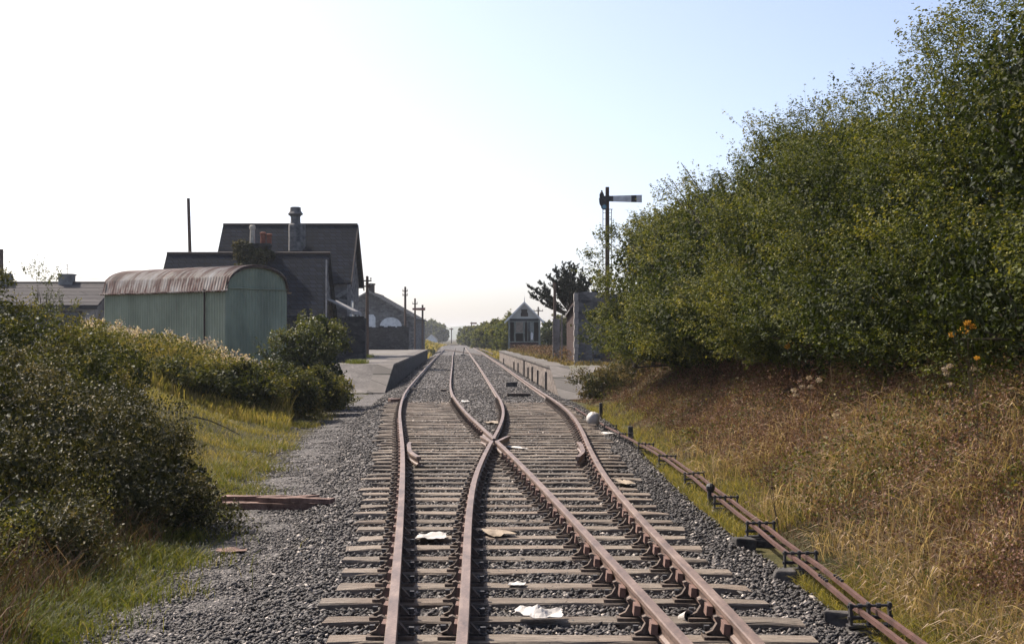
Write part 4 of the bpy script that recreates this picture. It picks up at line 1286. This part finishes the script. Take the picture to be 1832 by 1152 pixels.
# cypress behind the ruined shelter
t = thing("cypress_tree", "dark flat-topped cypress with layered boughs beyond the ruined shelter", "tree", (*at(1020, 640, 96)[:2], .2), 0)
o3 = np.array(t.location)
root = np.array(at(1021, 630, 96)); fork = np.array(at(1021, 560, 96))
tips = [(950, 512, .5), (952, 529, .2), (968, 527, -.4), (972, 509, .8), (984, 497, -.6), (996, 484, .6), (1009, 478, -.2), (1019, 474, .3), (1030, 478, .8), (1043, 488, -.5), (1058, 500, .5), (1066, 520, -.3), (1046, 507, .9), (1006, 502, -.9), (985, 536, .6), (1036, 500, -1), (1020, 494, 1.2), (1060, 535, .2), (976, 520, 1.0), (1000, 515, .3), (1012, 486, .6), (1026, 488, -.6), (1040, 498, .4), (1002, 492, .9), (1050, 515, -.5), (992, 508, -.4), (1030, 512, .9), (1016, 508, -.9)]
tb = MB(); tb.tube([root - o3 + np.array([0, 0, -1]), fork - o3, np.array(at(1019, 520, 96)) - o3], [.24, .18, .08], 8)
LP, LN, LT = [], [], []
for px, py, dy in tips:
    tip = np.array(at(px, py, 96)) + np.array([0, dy * 1.6, 0])
    st = root + (fork - root) * R.uniform(.75, 1.0) + np.array([0, 0, R.uniform(0, .5)])
    mid_ = st + (tip - st) * .5 + np.array([0, 0, -.28 - .1 * R.random()])
    pth = [st, mid_, tip]
    tb.tube([q - o3 for q in pth], [.07, .045, .015], 5)
    for q in range(34):
        s_ = R.uniform(.42, 1.03)
        c_ = (1 - s_) ** 2 * st + 2 * s_ * (1 - s_) * mid_ + s_ ** 2 * tip
        dv = unit(unit(tip - mid_) * .8 + np.array([R.normal(0, .55), R.normal(0, .55), .12 + R.normal(0, .16)]))
        ln = R.uniform(.22, .5)
        m_ = 24
        tt_ = R.random(m_)
        LP.append(c_ + R.normal(0, .07, 3) + dv * (tt_ * ln)[:, None] + R.normal(0, .04, (m_, 3)) * (1.2 - tt_)[:, None])
        LN.append(unit(R.normal(size=(m_, 3)) * .6 + np.array([0, -.2, .7]))); LT.append(R.uniform(.1, .9, m_))
tb.build("trunk", M["bark"], t)
LP, LN, LT = np.concatenate(LP), np.concatenate(LN), np.concatenate(LT)
link("crown", leaf_mesh("crown", LP - o3, LN, np.full(len(LP), .14), LT, .5), M["cypress"], t)

# far hedge along the right, far trees
FB = [(905, 590, 172, 1.6), (893, 592, 190, 1.6), (881, 594, 215, 1.7), (868, 596, 250, 1.8), (857, 598, 290, 1.8), (846, 599, 340, 2.0), (838, 600, 400, 2.2), (830, 601, 470, 2.4)]
FL = ["nearest bush of the far hedge, left of the signal box", "second bush of the far hedge from the signal box", "third bush of the far hedge from the signal box", "fourth bush of the far hedge from the signal box",
      "fifth bush of the far hedge, under the small distant signal", "sixth bush of the far hedge", "seventh bush of the far hedge", "farthest bush of the hedge by the vanishing tracks"]
for (px, py, d, r_), l_ in zip(FB, FL):
    x_, y_, z_ = at(px, py, d)
    bush("far_bush", l_, "bush", [[x_ + .3, y_, z_ - .7, r_ * 1.15, r_ * 2.6, r_ * 1.25], [x_ + 1.2, y_ + 3, z_ - .1, r_ * 1.3, r_ * 2.2, r_ * 1.15]], 330, 14, .8, .25, .075 * d / 55, M["far_leaf"], 2, "bushes of the far hedge", up=.4)
for px, py, d, rx, rz_, l_ in ((985, 603, 165, 1.8, 2.0, "dark bush between signal box and ruined shelter"), (1005, 600, 150, 1.6, 2.2, "dark bush half hidden behind the ruined shelter")):
    x_, y_, z_ = at(px, py, d)
    bush("bush", l_, "bush", [[x_, y_, z_ - .4, rx, 2, rz_]], 350, 14, .7, .2, .2, M["shrub"], 3, None, up=.4)
for px, py, d, rx, rz_, l_ in ((772, 592, 620, 4.6, 4.6, "round dark tree on the skyline left of the tracks"), (757, 597, 640, 3.0, 2.8, "small tree left of the round skyline tree"), (788, 596, 600, 2.6, 3.0, "small tree right of the round skyline tree")):
    x_, y_, z_ = at(px, py, d)
    bush("skyline_tree", l_, "tree", [[x_, y_, z_, rx, rx, rz_], [x_ + rx * .5, y_, z_ - 1, rx * .7, rx * .7, rz_ * .7]], 420, 16, 1.4, .5, .95, M["far_leaf"], 3, "trees on the skyline", up=.4)
t = thing("far_cottage", "tiny pale-roofed cottage under the skyline trees", "house", (*at(772, 600, 520)[:2], -.5), 0)
gable(t, -2.0, 2.0, -2, 2, 0, 1.7, 3.6, "y", M["white"], M["concrete_pale"], .2, .1)
# far low hedges either side of the vanishing line
def ridge_mesh(pts_fn, name, label, mat):
    xs = np.linspace(-1250, 1250, 160)
    rows = []
    for f_, dy in ((0, -260), (.35, -180), (.75, -90), (1.0, 0), (.7, 160), (0, 420)):
        rows.append([(x_, 3100 + dy + 60 * math.sin(x_ * .004), -3 + f_ * pts_fn(x_)) for x_ in xs])
    V = np.array(rows); nu, nv = V.shape[:2]
    i, j = np.meshgrid(np.arange(nu - 1), np.arange(nv - 1), indexing="ij"); a = (i * nv + j).ravel()
    o = link(name, np_mesh(name, V.reshape(-1, 3), np.stack([a, a + 1, a + nv + 1, a + nv], 1), None, True), mat)
    return tag(o, label, "hills", kind="structure")
ridge_mesh(lambda x_: 24 + 7 * vnoise(x_ * .006, 3.0) + 5 * vnoise(x_ * .02, 5.0) + 2.2 * vnoise(x_ * .08, 1.0), "hills", "low hazy blue hills on the horizon", M["hill"])


# ------------------------------------------------------------------ grass, weeds
def blades(name, X, Y, h, width, lean, bend, tint, mat, label, cat, seed=False, z=None, kind="stuff"):
    n = len(X)
    Z = T(X, Y) if z is None else z
    az = R.uniform(0, 2 * PI, n)
    lx, ly = lean
    d = np.stack([np.cos(az) * bend + lx, np.sin(az) * bend + ly], -1) * h[:, None]
    wa = R.uniform(0, PI, n); wv = np.stack([np.cos(wa), np.sin(wa) * .5], -1) * (width / 2)[:, None]
    P0 = np.stack([X, Y, Z - .02], -1)
    def lev(t_, wf, drop):
        c_ = P0.copy(); c_[:, :2] += d * (t_ ** 2); c_[:, 2] += h * (t_ - drop * np.linalg.norm(d, axis=1) / np.maximum(h, 1e-6) * t_ ** 2)
        l_, r_ = c_.copy(), c_.copy(); l_[:, :2] -= wv * wf; r_[:, :2] += wv * wf
        return l_, r_, c_
    a0, a1, _ = lev(0.0, 1, .3); b0, b1, _ = lev(.45, .95, .3); c0, c1, _ = lev(.78, 1.5 if seed else .7, .45); _, _, tip = lev(1.0, 0, .6)
    V = np.stack([a0, a1, b0, b1, c0, c1, tip], 1).reshape(-1, 3)
    base = np.array([[0, 1, 3], [0, 3, 2], [2, 3, 5], [2, 5, 4], [4, 5, 6]])
    Fc = (np.arange(n)[:, None, None] * 7 + base[None]).reshape(-1, 3)
    o = link(name, np_mesh(name, V, Fc, np.repeat(np.clip(tint, 0, 1), 7)), mat)
    return tag(o, label, cat, kind=kind)


def left_edge(Y): return 2.42 + .35 * (vnoise(Y * .5, 4.0) - .5) + .3 * (vnoise(Y * 2, 6.0) - .5) + 1.6 * ss(Y, 48, 57)


# yellow-green grass on the left slope
n = 80000
Y = scatter_y(n, 6.5, 58, 1.35); s0 = left_edge(Y); s_ = s0 + (R.random(n) ** .9) * np.minimum(4.6, .34 * Y + 1.6)
X = A(Y) - s_
cl = vnoise(X * 1.1, Y * 1.1, 7.0)
h = (.04 + .09 * R.random(n) + .10 * cl) * (1 + .15 * ss(s_ - s0, .5, 2.5)) * (1 + .006 * Y); wd = .0055 * (1 + .028 * (Y - 8))
near_f = ss(Y, 14, 22)
tn = np.clip(.30 + .20 * near_f + .35 * (cl - .5) + R.normal(0, .2, n) + .15 * (vnoise(X * .5, Y * .5, 2.) - .5), 0, 1)
blades("grass", X, Y, h, wd, (.12, -.05), .55, tn, M["grass"], "yellow-green rough grass between brambles and path", "grass")
# brighter tufts along the path edge
n = 15000
ntf = 52
ty = np.concatenate([[10.4, 11.6, 13.4, 10.0, 15.0], scatter_y(ntf - 5, 8.6, 50, 1.2)]); ts = left_edge(ty) + np.concatenate([[.10, .05, .1, .5, .1], R.uniform(-.15, .5, ntf - 5)])
k_ = R.integers(0, ntf, n); k_[:5200] = R.integers(0, 5, 5200)
rad = np.where(k_ < 5, .34, .2)
Y = ty[k_] + R.normal(0, 1, n) * rad * .8; X = A(ty[k_]) - ts[k_] + R.normal(0, 1, n) * rad
h = R.uniform(.08, .27, n) * (1 + .008 * Y)
blades("grass_tufts", X, Y, h, .0055 * (1 + .03 * (Y - 8)), (.05, -.05), .6, np.clip(R.normal(.5, .22, n) + .012 * (Y - 10), 0, 1), M["lush"], "bright green grass tufts along the path edge", "grass")
# brown and green weeds in front of the near bramble
n = 8000
Y = R.uniform(7.5, 14.8, n); X = A(Y) - left_edge(Y) - .1 - R.random(n) ** .8 * (1.2 + .2 * (Y - 8))
blades("weeds", X, Y, R.uniform(.2, .62, n), R.uniform(.004, .008, n), (.1, -.05), .5, np.clip(R.normal(.3, .28, n), 0, 1), M["weed"], "brown and green weeds in front of the dark bramble", "weeds")
# leafy weeds amongst it
n = 50000
Y = R.uniform(7.6, 15.0, n); X = A(Y) - left_edge(Y) - .5 - R.random(n) * (1.1 + .22 * (Y - 8)); Zb = T(X, Y)
P = np.stack([X, Y, Zb + R.random(n) ** 1.2 * (.10 + .75 * vnoise(X * 1.3, Y * 1.3, 2.) ** 1.3)], -1)
tag(link("ground_weeds", leaf_mesh("ground_weeds", P, unit(R.normal(size=(n, 3)) * .7 + np.array([0, 0, .8])), R.uniform(.012, .04, n), np.clip(R.normal(.45, .25, n), 0, 1)), M["bramble_lit"]), "small leafy weeds mixed in the near left grass", "weeds", kind="stuff")

# tall pale weeds with downy heads below the shed
n = 26000
Y = R.uniform(34, 47, n); px = R.uniform(110, 520, n)
X = (px - CX) * Y / F
h = R.uniform(.35, 1.05, n) * (.45 + .55 * ss(Y, 34, 39)) * (.75 + .5 * vnoise(X * .7, Y * .7, 5.))
blades("tall_weeds", X, Y, h, .016 + R.random(n) * .014, (.05, 0), .25, np.clip(R.normal(.55, .22, n), 0, 1), M["grass"], "tall sunlit weeds in front of the green shed", "weeds")
n = 20000
Y = R.uniform(37, 46, n); px = R.uniform(130, 520, n); X = (px - CX) * Y / F
P = np.stack([X, Y, T(X, Y) + R.random(n) ** .7 * 1.0 * (.7 + .5 * vnoise(X * .7, Y * .7, 5.))], -1)
tag(link("leafy_weeds", leaf_mesh("leafy_weeds", P, unit(R.normal(size=(n, 3)) * .8 + np.array([0, 0, .6])), R.uniform(.05, .10, n), np.clip(R.normal(.5, .2, n), 0, 1)), M["bramble_lit"]), "leafy stems among the tall weeds below the shed", "weeds", kind="stuff")
ncl = 150
Y = R.uniform(38, 46, ncl); px = R.uniform(148, 490, ncl) + 0; X = (px - CX) * Y / F
Zt = T(X, Y) + R.uniform(.75, 1.12, ncl) * (.75 + .45 * vnoise(X * .7, Y * .7, 5.))
m_ = 26
P = np.repeat(np.stack([X, Y, Zt], -1), m_, 0) + R.normal(0, 1, (ncl * m_, 3)) * np.array([.075, .075, .065])
tag(link("seed_heads", leaf_mesh("seed_heads", P, unit(R.normal(size=P.shape)), R.uniform(.04, .085, len(P)), R.random(len(P))), M["down"]), "pale downy seed heads topping the tall weeds", "seed heads", kind="stuff")

# right bank: dry grass, weeds
def bank_pts(n, y0, y1, s0, s1, p=1.3, pw=1.0):
    Y = scatter_y(n, y0, y1, p); s_ = s0 + (s1 - s0) * R.random(n) ** pw
    return D(Y) + s_, Y, s_
n = 105000
X, Y, s_ = bank_pts(n, 6.4, 58, 1.42, 5.6, 1.35)
keep = X < .40 * Y + .6; X, Y, s_ = X[keep], Y[keep], s_[keep]; n = len(X)
cl = vnoise(X * .8, Y * .8, 1.0)
h = (.06 + .15 * R.random(n) + .12 * cl) * (1 + .004 * Y) * (.55 + .45 * ss(s_, 1.4, 2.4))
green = np.clip(1 - ss(s_, 1.5, 2.5), 0, 1)
tn = np.clip(.40 + .75 * (vnoise(X * .45, Y * .35, 31.) - .5) + .35 * (cl - .5) + R.normal(0, .2, n), 0, 1)
blades("dry_grass", X, Y, h, .006 * (1 + .028 * (Y - 8)), (-.2, -.12), 1.0, tn, M["weed"], "brown dry grass and weeds covering the right bank", "grass")
n = 22000
X, Y, s_ = bank_pts(n, 6.4, 26, 1.5, 5.2, 1.9)
keep = (X < .40 * Y + .6) & (vnoise(X * .9, Y * .9, 4.0) > .38 - .25 * ss(-Y, -11.5, -9) + .012 * np.maximum(Y - 12, 0)); X, Y, s_ = X[keep], Y[keep], s_[keep]; n = len(X)
blades("seed_grass", X, Y, R.uniform(.25, .55, n), R.uniform(.004, .008, n) * (1 + .02 * (Y - 8)), (-.35, -.3), .5, np.clip(R.normal(.62, .2, n), 0, 1), M["dry"], "long straw-coloured seeding grass arching over the near right bank", "grass", True)
n = 50000
X, Y, s_ = bank_pts(n, 6.4, 46, 1.10, 3.3, 1.5, 1.35)
keep = (vnoise(X * .9 + 5, Y * .7, 9.0) > .22 + .24 * (s_ - 1.3)) & (X < .40 * Y + .6); X, Y, s_ = X[keep], Y[keep], s_[keep]; n = len(X)
blades("green_grass", X, Y, R.uniform(.06, .26, n) * (1 + .005 * Y), .0055 * (1 + .03 * (Y - 8)), (-.12, -.1), .6, np.clip(R.normal(.48, .2, n), 0, 1), M["grass"], "yellow-green grass at the foot of the right bank", "grass")
n = 15000
X, Y, s_ = bank_pts(n, 6.4, 16, 1.5, 4.4, 1.4)
keep = (X < .40 * Y + .6) & (vnoise(X * 1.2, Y * 1.2, 14.0) > .50); X, Y = X[keep], Y[keep]; n = len(X)
blades("green_undergrowth", X, Y, R.uniform(.12, .36, n), R.uniform(.005, .010, n), (-.25, -.2), .7, np.clip(R.normal(.3, .22, n), 0, 1), M["lush"], "green blades mixed into the near right bank", "grass")
# stalky red-brown weeds (docks) on the bank
ns = 8500
X, Y, s_ = bank_pts(ns, 7, 54, 1.9, 5.4, 1.35)
keep = X < .40 * Y + .4; X, Y = X[keep], Y[keep]; ns = len(X)
hh = R.uniform(.12, .62, ns) * (.35 + 1.15 * vnoise(X * 1.1, Y * .8, 55.)); m_ = 20
t_ = R.random((ns, m_)) ** .75
ln_ = R.normal(0, .18, (ns, 2))
P = np.stack([X[:, None] + ln_[:, :1] * t_ * hh[:, None], Y[:, None] + ln_[:, 1:] * t_ * hh[:, None], T(X, Y)[:, None] + t_ * hh[:, None]], -1) + R.normal(0, .03, (ns, m_, 3))
P = P.reshape(-1, 3); szs = (R.uniform(.012, .034, len(P)) * np.repeat(1 + .02 * (Y - 8), m_))
tag(link("dock_weeds", leaf_mesh("dock_weeds", P, unit(R.normal(size=P.shape)), szs, np.clip(np.repeat(R.normal(.45, .17, ns) + .6 * (vnoise(X * .5, Y * .4, 22.) - .5), m_) + R.normal(0, .12, len(P)), 0, 1)), M["dock"]), "reddish-brown seeding dock stalks over the right bank", "weeds", kind="stuff")
# weeds hanging under the hedge
n = 30000
X, Y, s_ = bank_pts(n, 9, 54, 3.7, 6.2, 1.0, .7)
keep = X < .40 * Y + .6; X, Y = X[keep], Y[keep]; n = len(X)
P = np.stack([X, Y, T(X, Y) + R.random(n) * (.25 + .9 * vnoise(X * .9, Y * .6, 77.))], -1)
tag(link("undergrowth", leaf_mesh("undergrowth", P, unit(R.normal(size=(n, 3)) * .8 + np.array([-.3, 0, .6])), R.uniform(.025, .06, n) * (1 + .015 * Y), np.clip(R.normal(.35, .2, n), 0, 1)), M["bramble_lit"]), "leafy undergrowth along the foot of the hedge", "undergrowth", kind="stuff")
# low dark-leaved bramble and dock patches on the bank
n = 60000
X, Y, s_ = bank_pts(n, 7, 52, 1.7, 5.2, 1.5)
pn = vnoise(X * .85 + 3, Y * .6, 41.)
keep = (X < .40 * Y + .6) & (pn > .67 - .03 * (s_ - 2)); X, Y, pn = X[keep], Y[keep], pn[keep]; n = len(X)
P = np.stack([X, Y, T(X, Y) + R.random(n) * (.08 + 1.1 * np.clip(pn - .52, 0, .5))], -1)
tag(link("bank_plants", leaf_mesh("bank_plants", P, unit(R.normal(size=(n, 3)) * .7 + np.array([-.25, 0, .7])), R.uniform(.018, .05, n) * (1 + .015 * (Y - 8)), np.clip(R.normal(.42, .25, n), 0, 1)), M["bramble_lit"]), "dark green leafy patches scattered over the right bank", "plants", kind="stuff")
# weeds on the right platform, far verges
n = 15000
Y = R.uniform(63, 150, n); X = D(Y) + 1.0 + .62 + R.random(n) * 5.5 + .5 * (vnoise(Y * .4, 2.0) - .3)
zt_ = np.where(Y < 140.4, ZT - .012, T(X, Y))
blades("platform_weeds", X, Y, R.uniform(.12, .45, n) * (.3 + 1.0 * vnoise(X * .8, Y * .25, 3.0)), R.uniform(.03, .06, n), (0, 0), .5, np.clip(R.normal(.5, .25, n), 0, 1), M["verge"], "yellow weeds growing along the right platform", "weeds", z=zt_)
n = 9000
Y = R.uniform(66, 140, n); X = D(Y) + 1.9 + R.random(n) * 4.5; P = np.stack([X, Y, ZT + R.random(n) ** 1.5 * .6], -1)
tag(link("platform_undergrowth", leaf_mesh("platform_undergrowth", P, unit(R.normal(size=(n, 3)) + np.array([0, 0, .5])), R.uniform(.06, .14, n), np.clip(R.normal(.4, .22, n), 0, 1)), M["weed"]), "brown leafy weeds on the right platform", "weeds", kind="stuff")
n = 16000
Y = R.uniform(160, 420, n); sd = R.random(n) < .5
X = np.where(sd, A(Y) - 1.3 - R.random(n) * 14, D(Y) + 1.2 + R.random(n) * 5)
blades("far_grass", X, Y, R.uniform(.3, .9, n), R.uniform(.12, .3, n), (0, 0), .4, np.clip(R.normal(.62, .2, n), 0, 1), M["grass"], "ochre grass on the far verges of the line", "grass")
# left platform weeds
for px, py, r_, l_ in ((650, 668, .55, "grass clump on the left platform ramp edge"), (640, 690, .4, "small grass clump at the foot of the left ramp")):
    x_, y_ = solve_px(px, py, -.35); n = 900
    X = x_ + R.normal(0, r_ * .55, n); Y = y_ + R.normal(0, r_ * 1.3, n)
    o = blades("grass_clump", X, Y, R.uniform(.12, .38, n), R.uniform(.012, .022, n), (0, -.1), .6, np.clip(R.normal(.4, .2, n), 0, 1), M["lush"], l_, "grass", z=np.maximum(T(X, Y), np.where((X < -5.6) & (Y > 63.4), np.minimum(-.45 + (Y - 63.2) * .25, ZT), -5)), kind=None)


# thistles and ragwort on the bank
def herb(name, label, cat, heads, mat, hgt, hr, group):
    """flower heads carried hgt above the bank where the sight line first comes that close to the ground"""
    hx, hy = np.mean(heads, 0)
    ds = np.arange(9, 30, .05); xs, _, zs = at(hx, hy, ds); gap_ = zs - T(xs, ds)
    ok = np.where(gap_ < hgt)[0]; d = float(ds[ok[0]] if len(ok) else ds[np.argmin(gap_)])
    gx, gy, _ = at(hx, hy, d); gx += R.uniform(.02, .12); gz_ = float(T(gx, gy)); hr = hr * d / 13
    t = thing(name, label, cat, (gx, gy, gz_), 0, group)
    o3 = np.array([gx, gy, gz_]); hp = []
    for px, py in heads:
        e_ = np.array(at(px, py, d)) + np.array([0, R.normal(0, .05), 0]); hp.append(e_)
        md = o3 * .45 + e_ * .55 + R.normal(0, .025, 3)
        b = MB(); b.tube([o3 * 0, md - o3, e_ - o3], [.0045, .003, .002], 4); b.build("stem", M["stalk"], t)
    for e_ in hp:
        m_ = 80
        P = e_ - o3 + unit(R.normal(size=(m_, 3))) * (R.random(m_) ** .4 * hr)[:, None] * np.array([1.15, 1, .85])
        link("flower_head", leaf_mesh("flower_head", P, unit(R.normal(size=(m_, 3))), R.uniform(.3, .65, m_) * hr, R.random(m_)), mat, t)
    return t
herb("thistle", "dead thistle with pale woolly heads left on the bank", "thistle", [(1421, 698), (1424, 706), (1436, 692), (1450, 692), (1445, 676), (1466, 680)], M["down"], .72, .026, "thistles on the bank")
herb("thistle", "dead thistle with a cluster of woolly heads near the right edge", "thistle", [(1690, 660), (1700, 655), (1694, 668), (1700, 688), (1738, 660)], M["down"], .72, .030, "thistles on the bank")
herb("thistle", "thistle seed heads low in front of the hedge's dark hollow", "thistle", [(1528, 577), (1560, 628), (1568, 618), (1622, 615)], M["down"], .72, .026, "thistles on the bank")
herb("thistle", "single low thistle head in the middle of the brown bank", "thistle", [(1494, 743)], M["down"], .72, .03, "thistles on the bank")
herb("ragwort", "yellow ragwort in flower against the dark hedge at right", "ragwort", [(1720, 590), (1727, 580), (1732, 577), (1735, 584), (1708, 598), (1725, 593)], M["ragwort"], 1.1, .032, "ragwort on the bank")
herb("ragwort", "faded ragwort heads high in the hedge's lower edge", "ragwort", [(1553, 538), (1560, 535), (1568, 562), (1624, 540), (1620, 566)], M["ragwort"], 1.1, .026, "ragwort on the bank")
herb("ragwort", "small ragwort at the left of the dark hollow below the hedge", "ragwort", [(1408, 620), (1413, 610)], M["ragwort"], 1.1, .032, "ragwort on the bank")
herb("ragwort", "single ragwort flower above the thistle near the right edge", "ragwort", [(1745, 640)], M["ragwort"], 1.1, .026, "ragwort on the bank")
herb("dead_stalk", "tall dead brown stalk standing beside the point rods", "stalk", [(1380, 838), (1376, 860), (1383, 872)], M["weed"], .6, .03, "dead stalks")
# a spindly bramble cane over the grass
b = MB(); pts = [at(345, 745, 24), at(375, 752, 24), at(405, 765, 24), at(430, 778, 24)]
b.tube(pts, [.012, .010, .008, .005], 5); tag(b.build("bramble_cane", M["bark"]), "long bare bramble cane arching over the yellow grass", "cane")


# ------------------------------------------------------------------ litter and scraps
def crumple(name, px, py, wpx, depth, h_, mat, label, cat, rot=0.0, dz=-.19, nx=14, ny=8, seed=1, group="litter in the track"):
    x_, y_ = solve_px(px, py, dz); L = wpx * y_ / F
    vs, fs = [], []
    for i in range(nx + 1):
        for j in range(ny + 1):
            u, v = i / nx - .5, j / ny - .5
            edge = 1 - .25 * vnoise(u * 5 + seed, v * 5, seed)
            z = h_ * (.75 * vnoise(u * 3.2 + seed * 3, v * 2.2, seed * 1.7) + .15 * vnoise(u * 9, v * 6, seed)) 
            vs.append((u * L * edge, v * depth * edge, z + .004))
    for i in range(nx):
        for j in range(ny):
            a = i * (ny + 1) + j; fs.append((a, a + ny + 1, a + ny + 2, a + 1))
    z0 = max(float(zr(y_)) + dz, float(T(x_, y_)) + .01)
    o = MB().add(vs, fs).build(name, mat, None, (x_, y_, z0 + .008), rot)
    sd = o.modifiers.new("s", "SOLIDIFY"); sd.thickness = .004
    return tag(o, label, cat, group)
crumple("plastic_sheet", 962, 1112, 96, .26, .13, M["paper"], "crumpled white plastic sheet across a near sleeper", "litter", .05, seed=2)
crumple("torn_paper", 772, 966, 60, .45, .06, M["paper"], "torn white paper between the two left rails", "litter", 0, seed=3)
crumple("torn_paper", 886, 958, 52, .5, .07, M["cardboard"], "scrap of pale paper right of the second rail", "litter", .5, seed=4)
crumple("torn_paper", 925, 1049, 34, .14, .03, M["paper"], "narrow white scrap on a sleeper right of the second rail", "litter", -.1, seed=5)
crumple("torn_paper", 1118, 866, 22, .4, .06, M["cardboard"], "pale scrap touching the right outer rail", "litter", .4, seed=6)
crumple("torn_paper", 922, 803, 16, .7, .05, M["paper"], "white scrap just right of the crossing", "litter", .6, seed=7)
crumple("cardboard", 885, 761, 36, 1.0, .08, M["cardboard"], "tan cardboard lying behind the crossing nose", "litter", .1, seed=8)
crumple("torn_paper", 1085, 777, 26, .8, .05, M["paper"], "white litter in front of the white plastic bag", "litter", .1, -.25, seed=9)
crumple("torn_paper", 833, 722, 17, .6, .05, M["paper"], "white scrap right of the left track's inner rail", "litter", .1, -.2, seed=10)
crumple("torn_paper", 1203, 1135, 22, .18, .05, M["paper"], "white scrap near the white cup", "litter", .3, -.24, seed=11)
# the white bag
x_, y_ = solve_px(1061, 768, -.33); t_m = MB()
t_m.lathe([(.07, 0), (.13, .05), (.155, .15), (.15, .24), (.10, .31), (.03, .33)], (0, 0, 0), 14)
me = t_m.mesh("plastic_bag", True)
for v in me.vertices: v.co += Vector(R.normal(0, .014, 3))
o = link("plastic_bag", me, M["paper"], None, (x_, y_, float(T(x_, y_)) + .0)); tag(o, "bulging white plastic bag by the point rods", "bag")
# the cup
x_, y_ = solve_px(1219, 1117, -.23); b = MB(); b.lathe([(.030, 0), (.043, .10), (.045, .10), (.040, .098), (.028, .008)], (0, 0, 0), 16)
o = b.build("cup", M["paper"], None, (x_, y_, float(T(x_, y_)) + .055)); o.rotation_euler = (1.25, 0, .5); tag(o, "white plastic cup on its side between the right rails", "cup")
# planks on the path
PLK = [((-3.02, 17.95), 1.5, .16, .08, -.30, 0.01, "reddish rotten plank underneath the pile on the path"), ((-3.10, 18.25), 1.25, .14, .07, -.16, .08, "dark plank lying across the small pile on the path"), ((-2.72, 17.85), 1.1, .13, .06, -.42, .09, "split grey-brown plank at the right end of the pile")]
for (x_, y_), L, w_, h_, rt, dz, l_ in PLK:
    b = MB(); n_ = 8
    vs = []
    for i in range(n_ + 1):
        u = i / n_ - .5; tp = 1 - .5 * max(0, abs(u) - .35) / .15 * R.random()
        for yy, zz_ in ((-.5, 0), (.5, 0), (.5, 1), (-.5, 1)): vs.append((u * L + R.normal(0, .01), yy * w_ * tp + R.normal(0, .006), zz_ * h_ + R.normal(0, .004) + .03 * u))
    fs = [(i * 4 + k_, i * 4 + (k_ + 1) % 4, i * 4 + 4 + (k_ + 1) % 4, i * 4 + 4 + k_) for i in range(n_) for k_ in range(4)] + [(3, 2, 1, 0), (n_ * 4, n_ * 4 + 1, n_ * 4 + 2, n_ * 4 + 3)]
    b.add(vs, fs); o = b.build("plank", M["plank"], None, (x_, y_, float(T(x_, y_)) + dz), rt); tag(o, l_, "plank", "planks on the path")
x_, y_ = solve_px(706, 719, -.2); block("rusty_scrap", (x_, y_, float(T(x_, y_))), .35, .3, .13, .4, M["rust_key"], "lump of rusty scrap beside the left outer rail", "scrap")
x_, y_ = solve_px(414, 993, -.42); crumple("bark_scrap", 414, 993, 60, .22, .05, M["plank"], "brown bark scrap lying on the path edge", "scrap", .1, -.42, seed=12, group=None)

# ------------------------------------------------------------------ light, air, camera
AZ, EL = math.radians(50), math.radians(46)
sun_dir = Vector((-math.sin(AZ) * math.cos(EL), math.cos(AZ) * math.cos(EL), math.sin(EL)))
ld = bpy.data.lights.new("sun", "SUN"); ld.energy = 5.0; ld.angle = math.radians(.6); ld.color = (1.0, .91, .80)
lo = bpy.data.objects.new("sun", ld); COL.objects.link(lo)
lo.rotation_euler = (-sun_dir).to_track_quat("-Z", "Y").to_euler(); lo.location = (-40, 40, 60)

wd_ = bpy.data.worlds.new("World"); S.world = wd_; wd_.use_nodes = True
nt = wd_.node_tree; bg = nt.nodes["Background"]
sky = nt.nodes.new("ShaderNodeTexSky"); sky.sky_type = "NISHITA"; sky.sun_disc = False
sky.sun_elevation = EL; sky.sun_rotation = -AZ; sky.air_density = .52; sky.dust_density = 2.5; sky.ozone_density = .4
nt.links.new(sky.outputs[0], bg.inputs[0]); bg.inputs[1].default_value = .15

# haze
b = MB(); b.box(-1400, 1400, -30, 3700, -6, 36)
hz = b.build("haze", None)
k = bpy.data.materials.new("thin_haze"); k.use_nodes = True; kt = k.node_tree; kt.nodes.clear()
ko = kt.nodes.new("ShaderNodeOutputMaterial"); kv = kt.nodes.new("ShaderNodeVolumePrincipled")
kv.inputs["Color"].default_value = (.88, .93, 1, 1); kv.inputs["Density"].default_value = .00018; kv.inputs["Anisotropy"].default_value = .3
kt.links.new(kv.outputs[0], ko.inputs["Volume"]); hz.data.materials.append(k)
tag(hz, "thin pale summer haze over the whole line", "haze", kind="stuff")

cam = bpy.data.cameras.new("camera"); cam.sensor_width = 36; cam.lens = 36 * F / 1832; cam.shift_y = (HY - 576) / 1832
cam.clip_start = .1; cam.clip_end = 20000
co = bpy.data.objects.new("camera", cam); COL.objects.link(co); co.location = (0, 0, HC); co.rotation_euler = (PI / 2, 0, 0)
S.camera = co
S.view_settings.view_transform = "Standard"; S.view_settings.look = "None"; S.view_settings.exposure = .80; S.view_settings.gamma = 1.0
S.cycles.max_bounces = 6; S.cycles.diffuse_bounces = 3; S.cycles.glossy_bounces = 2; S.cycles.transmission_bounces = 3; S.cycles.volume_bounces = 0
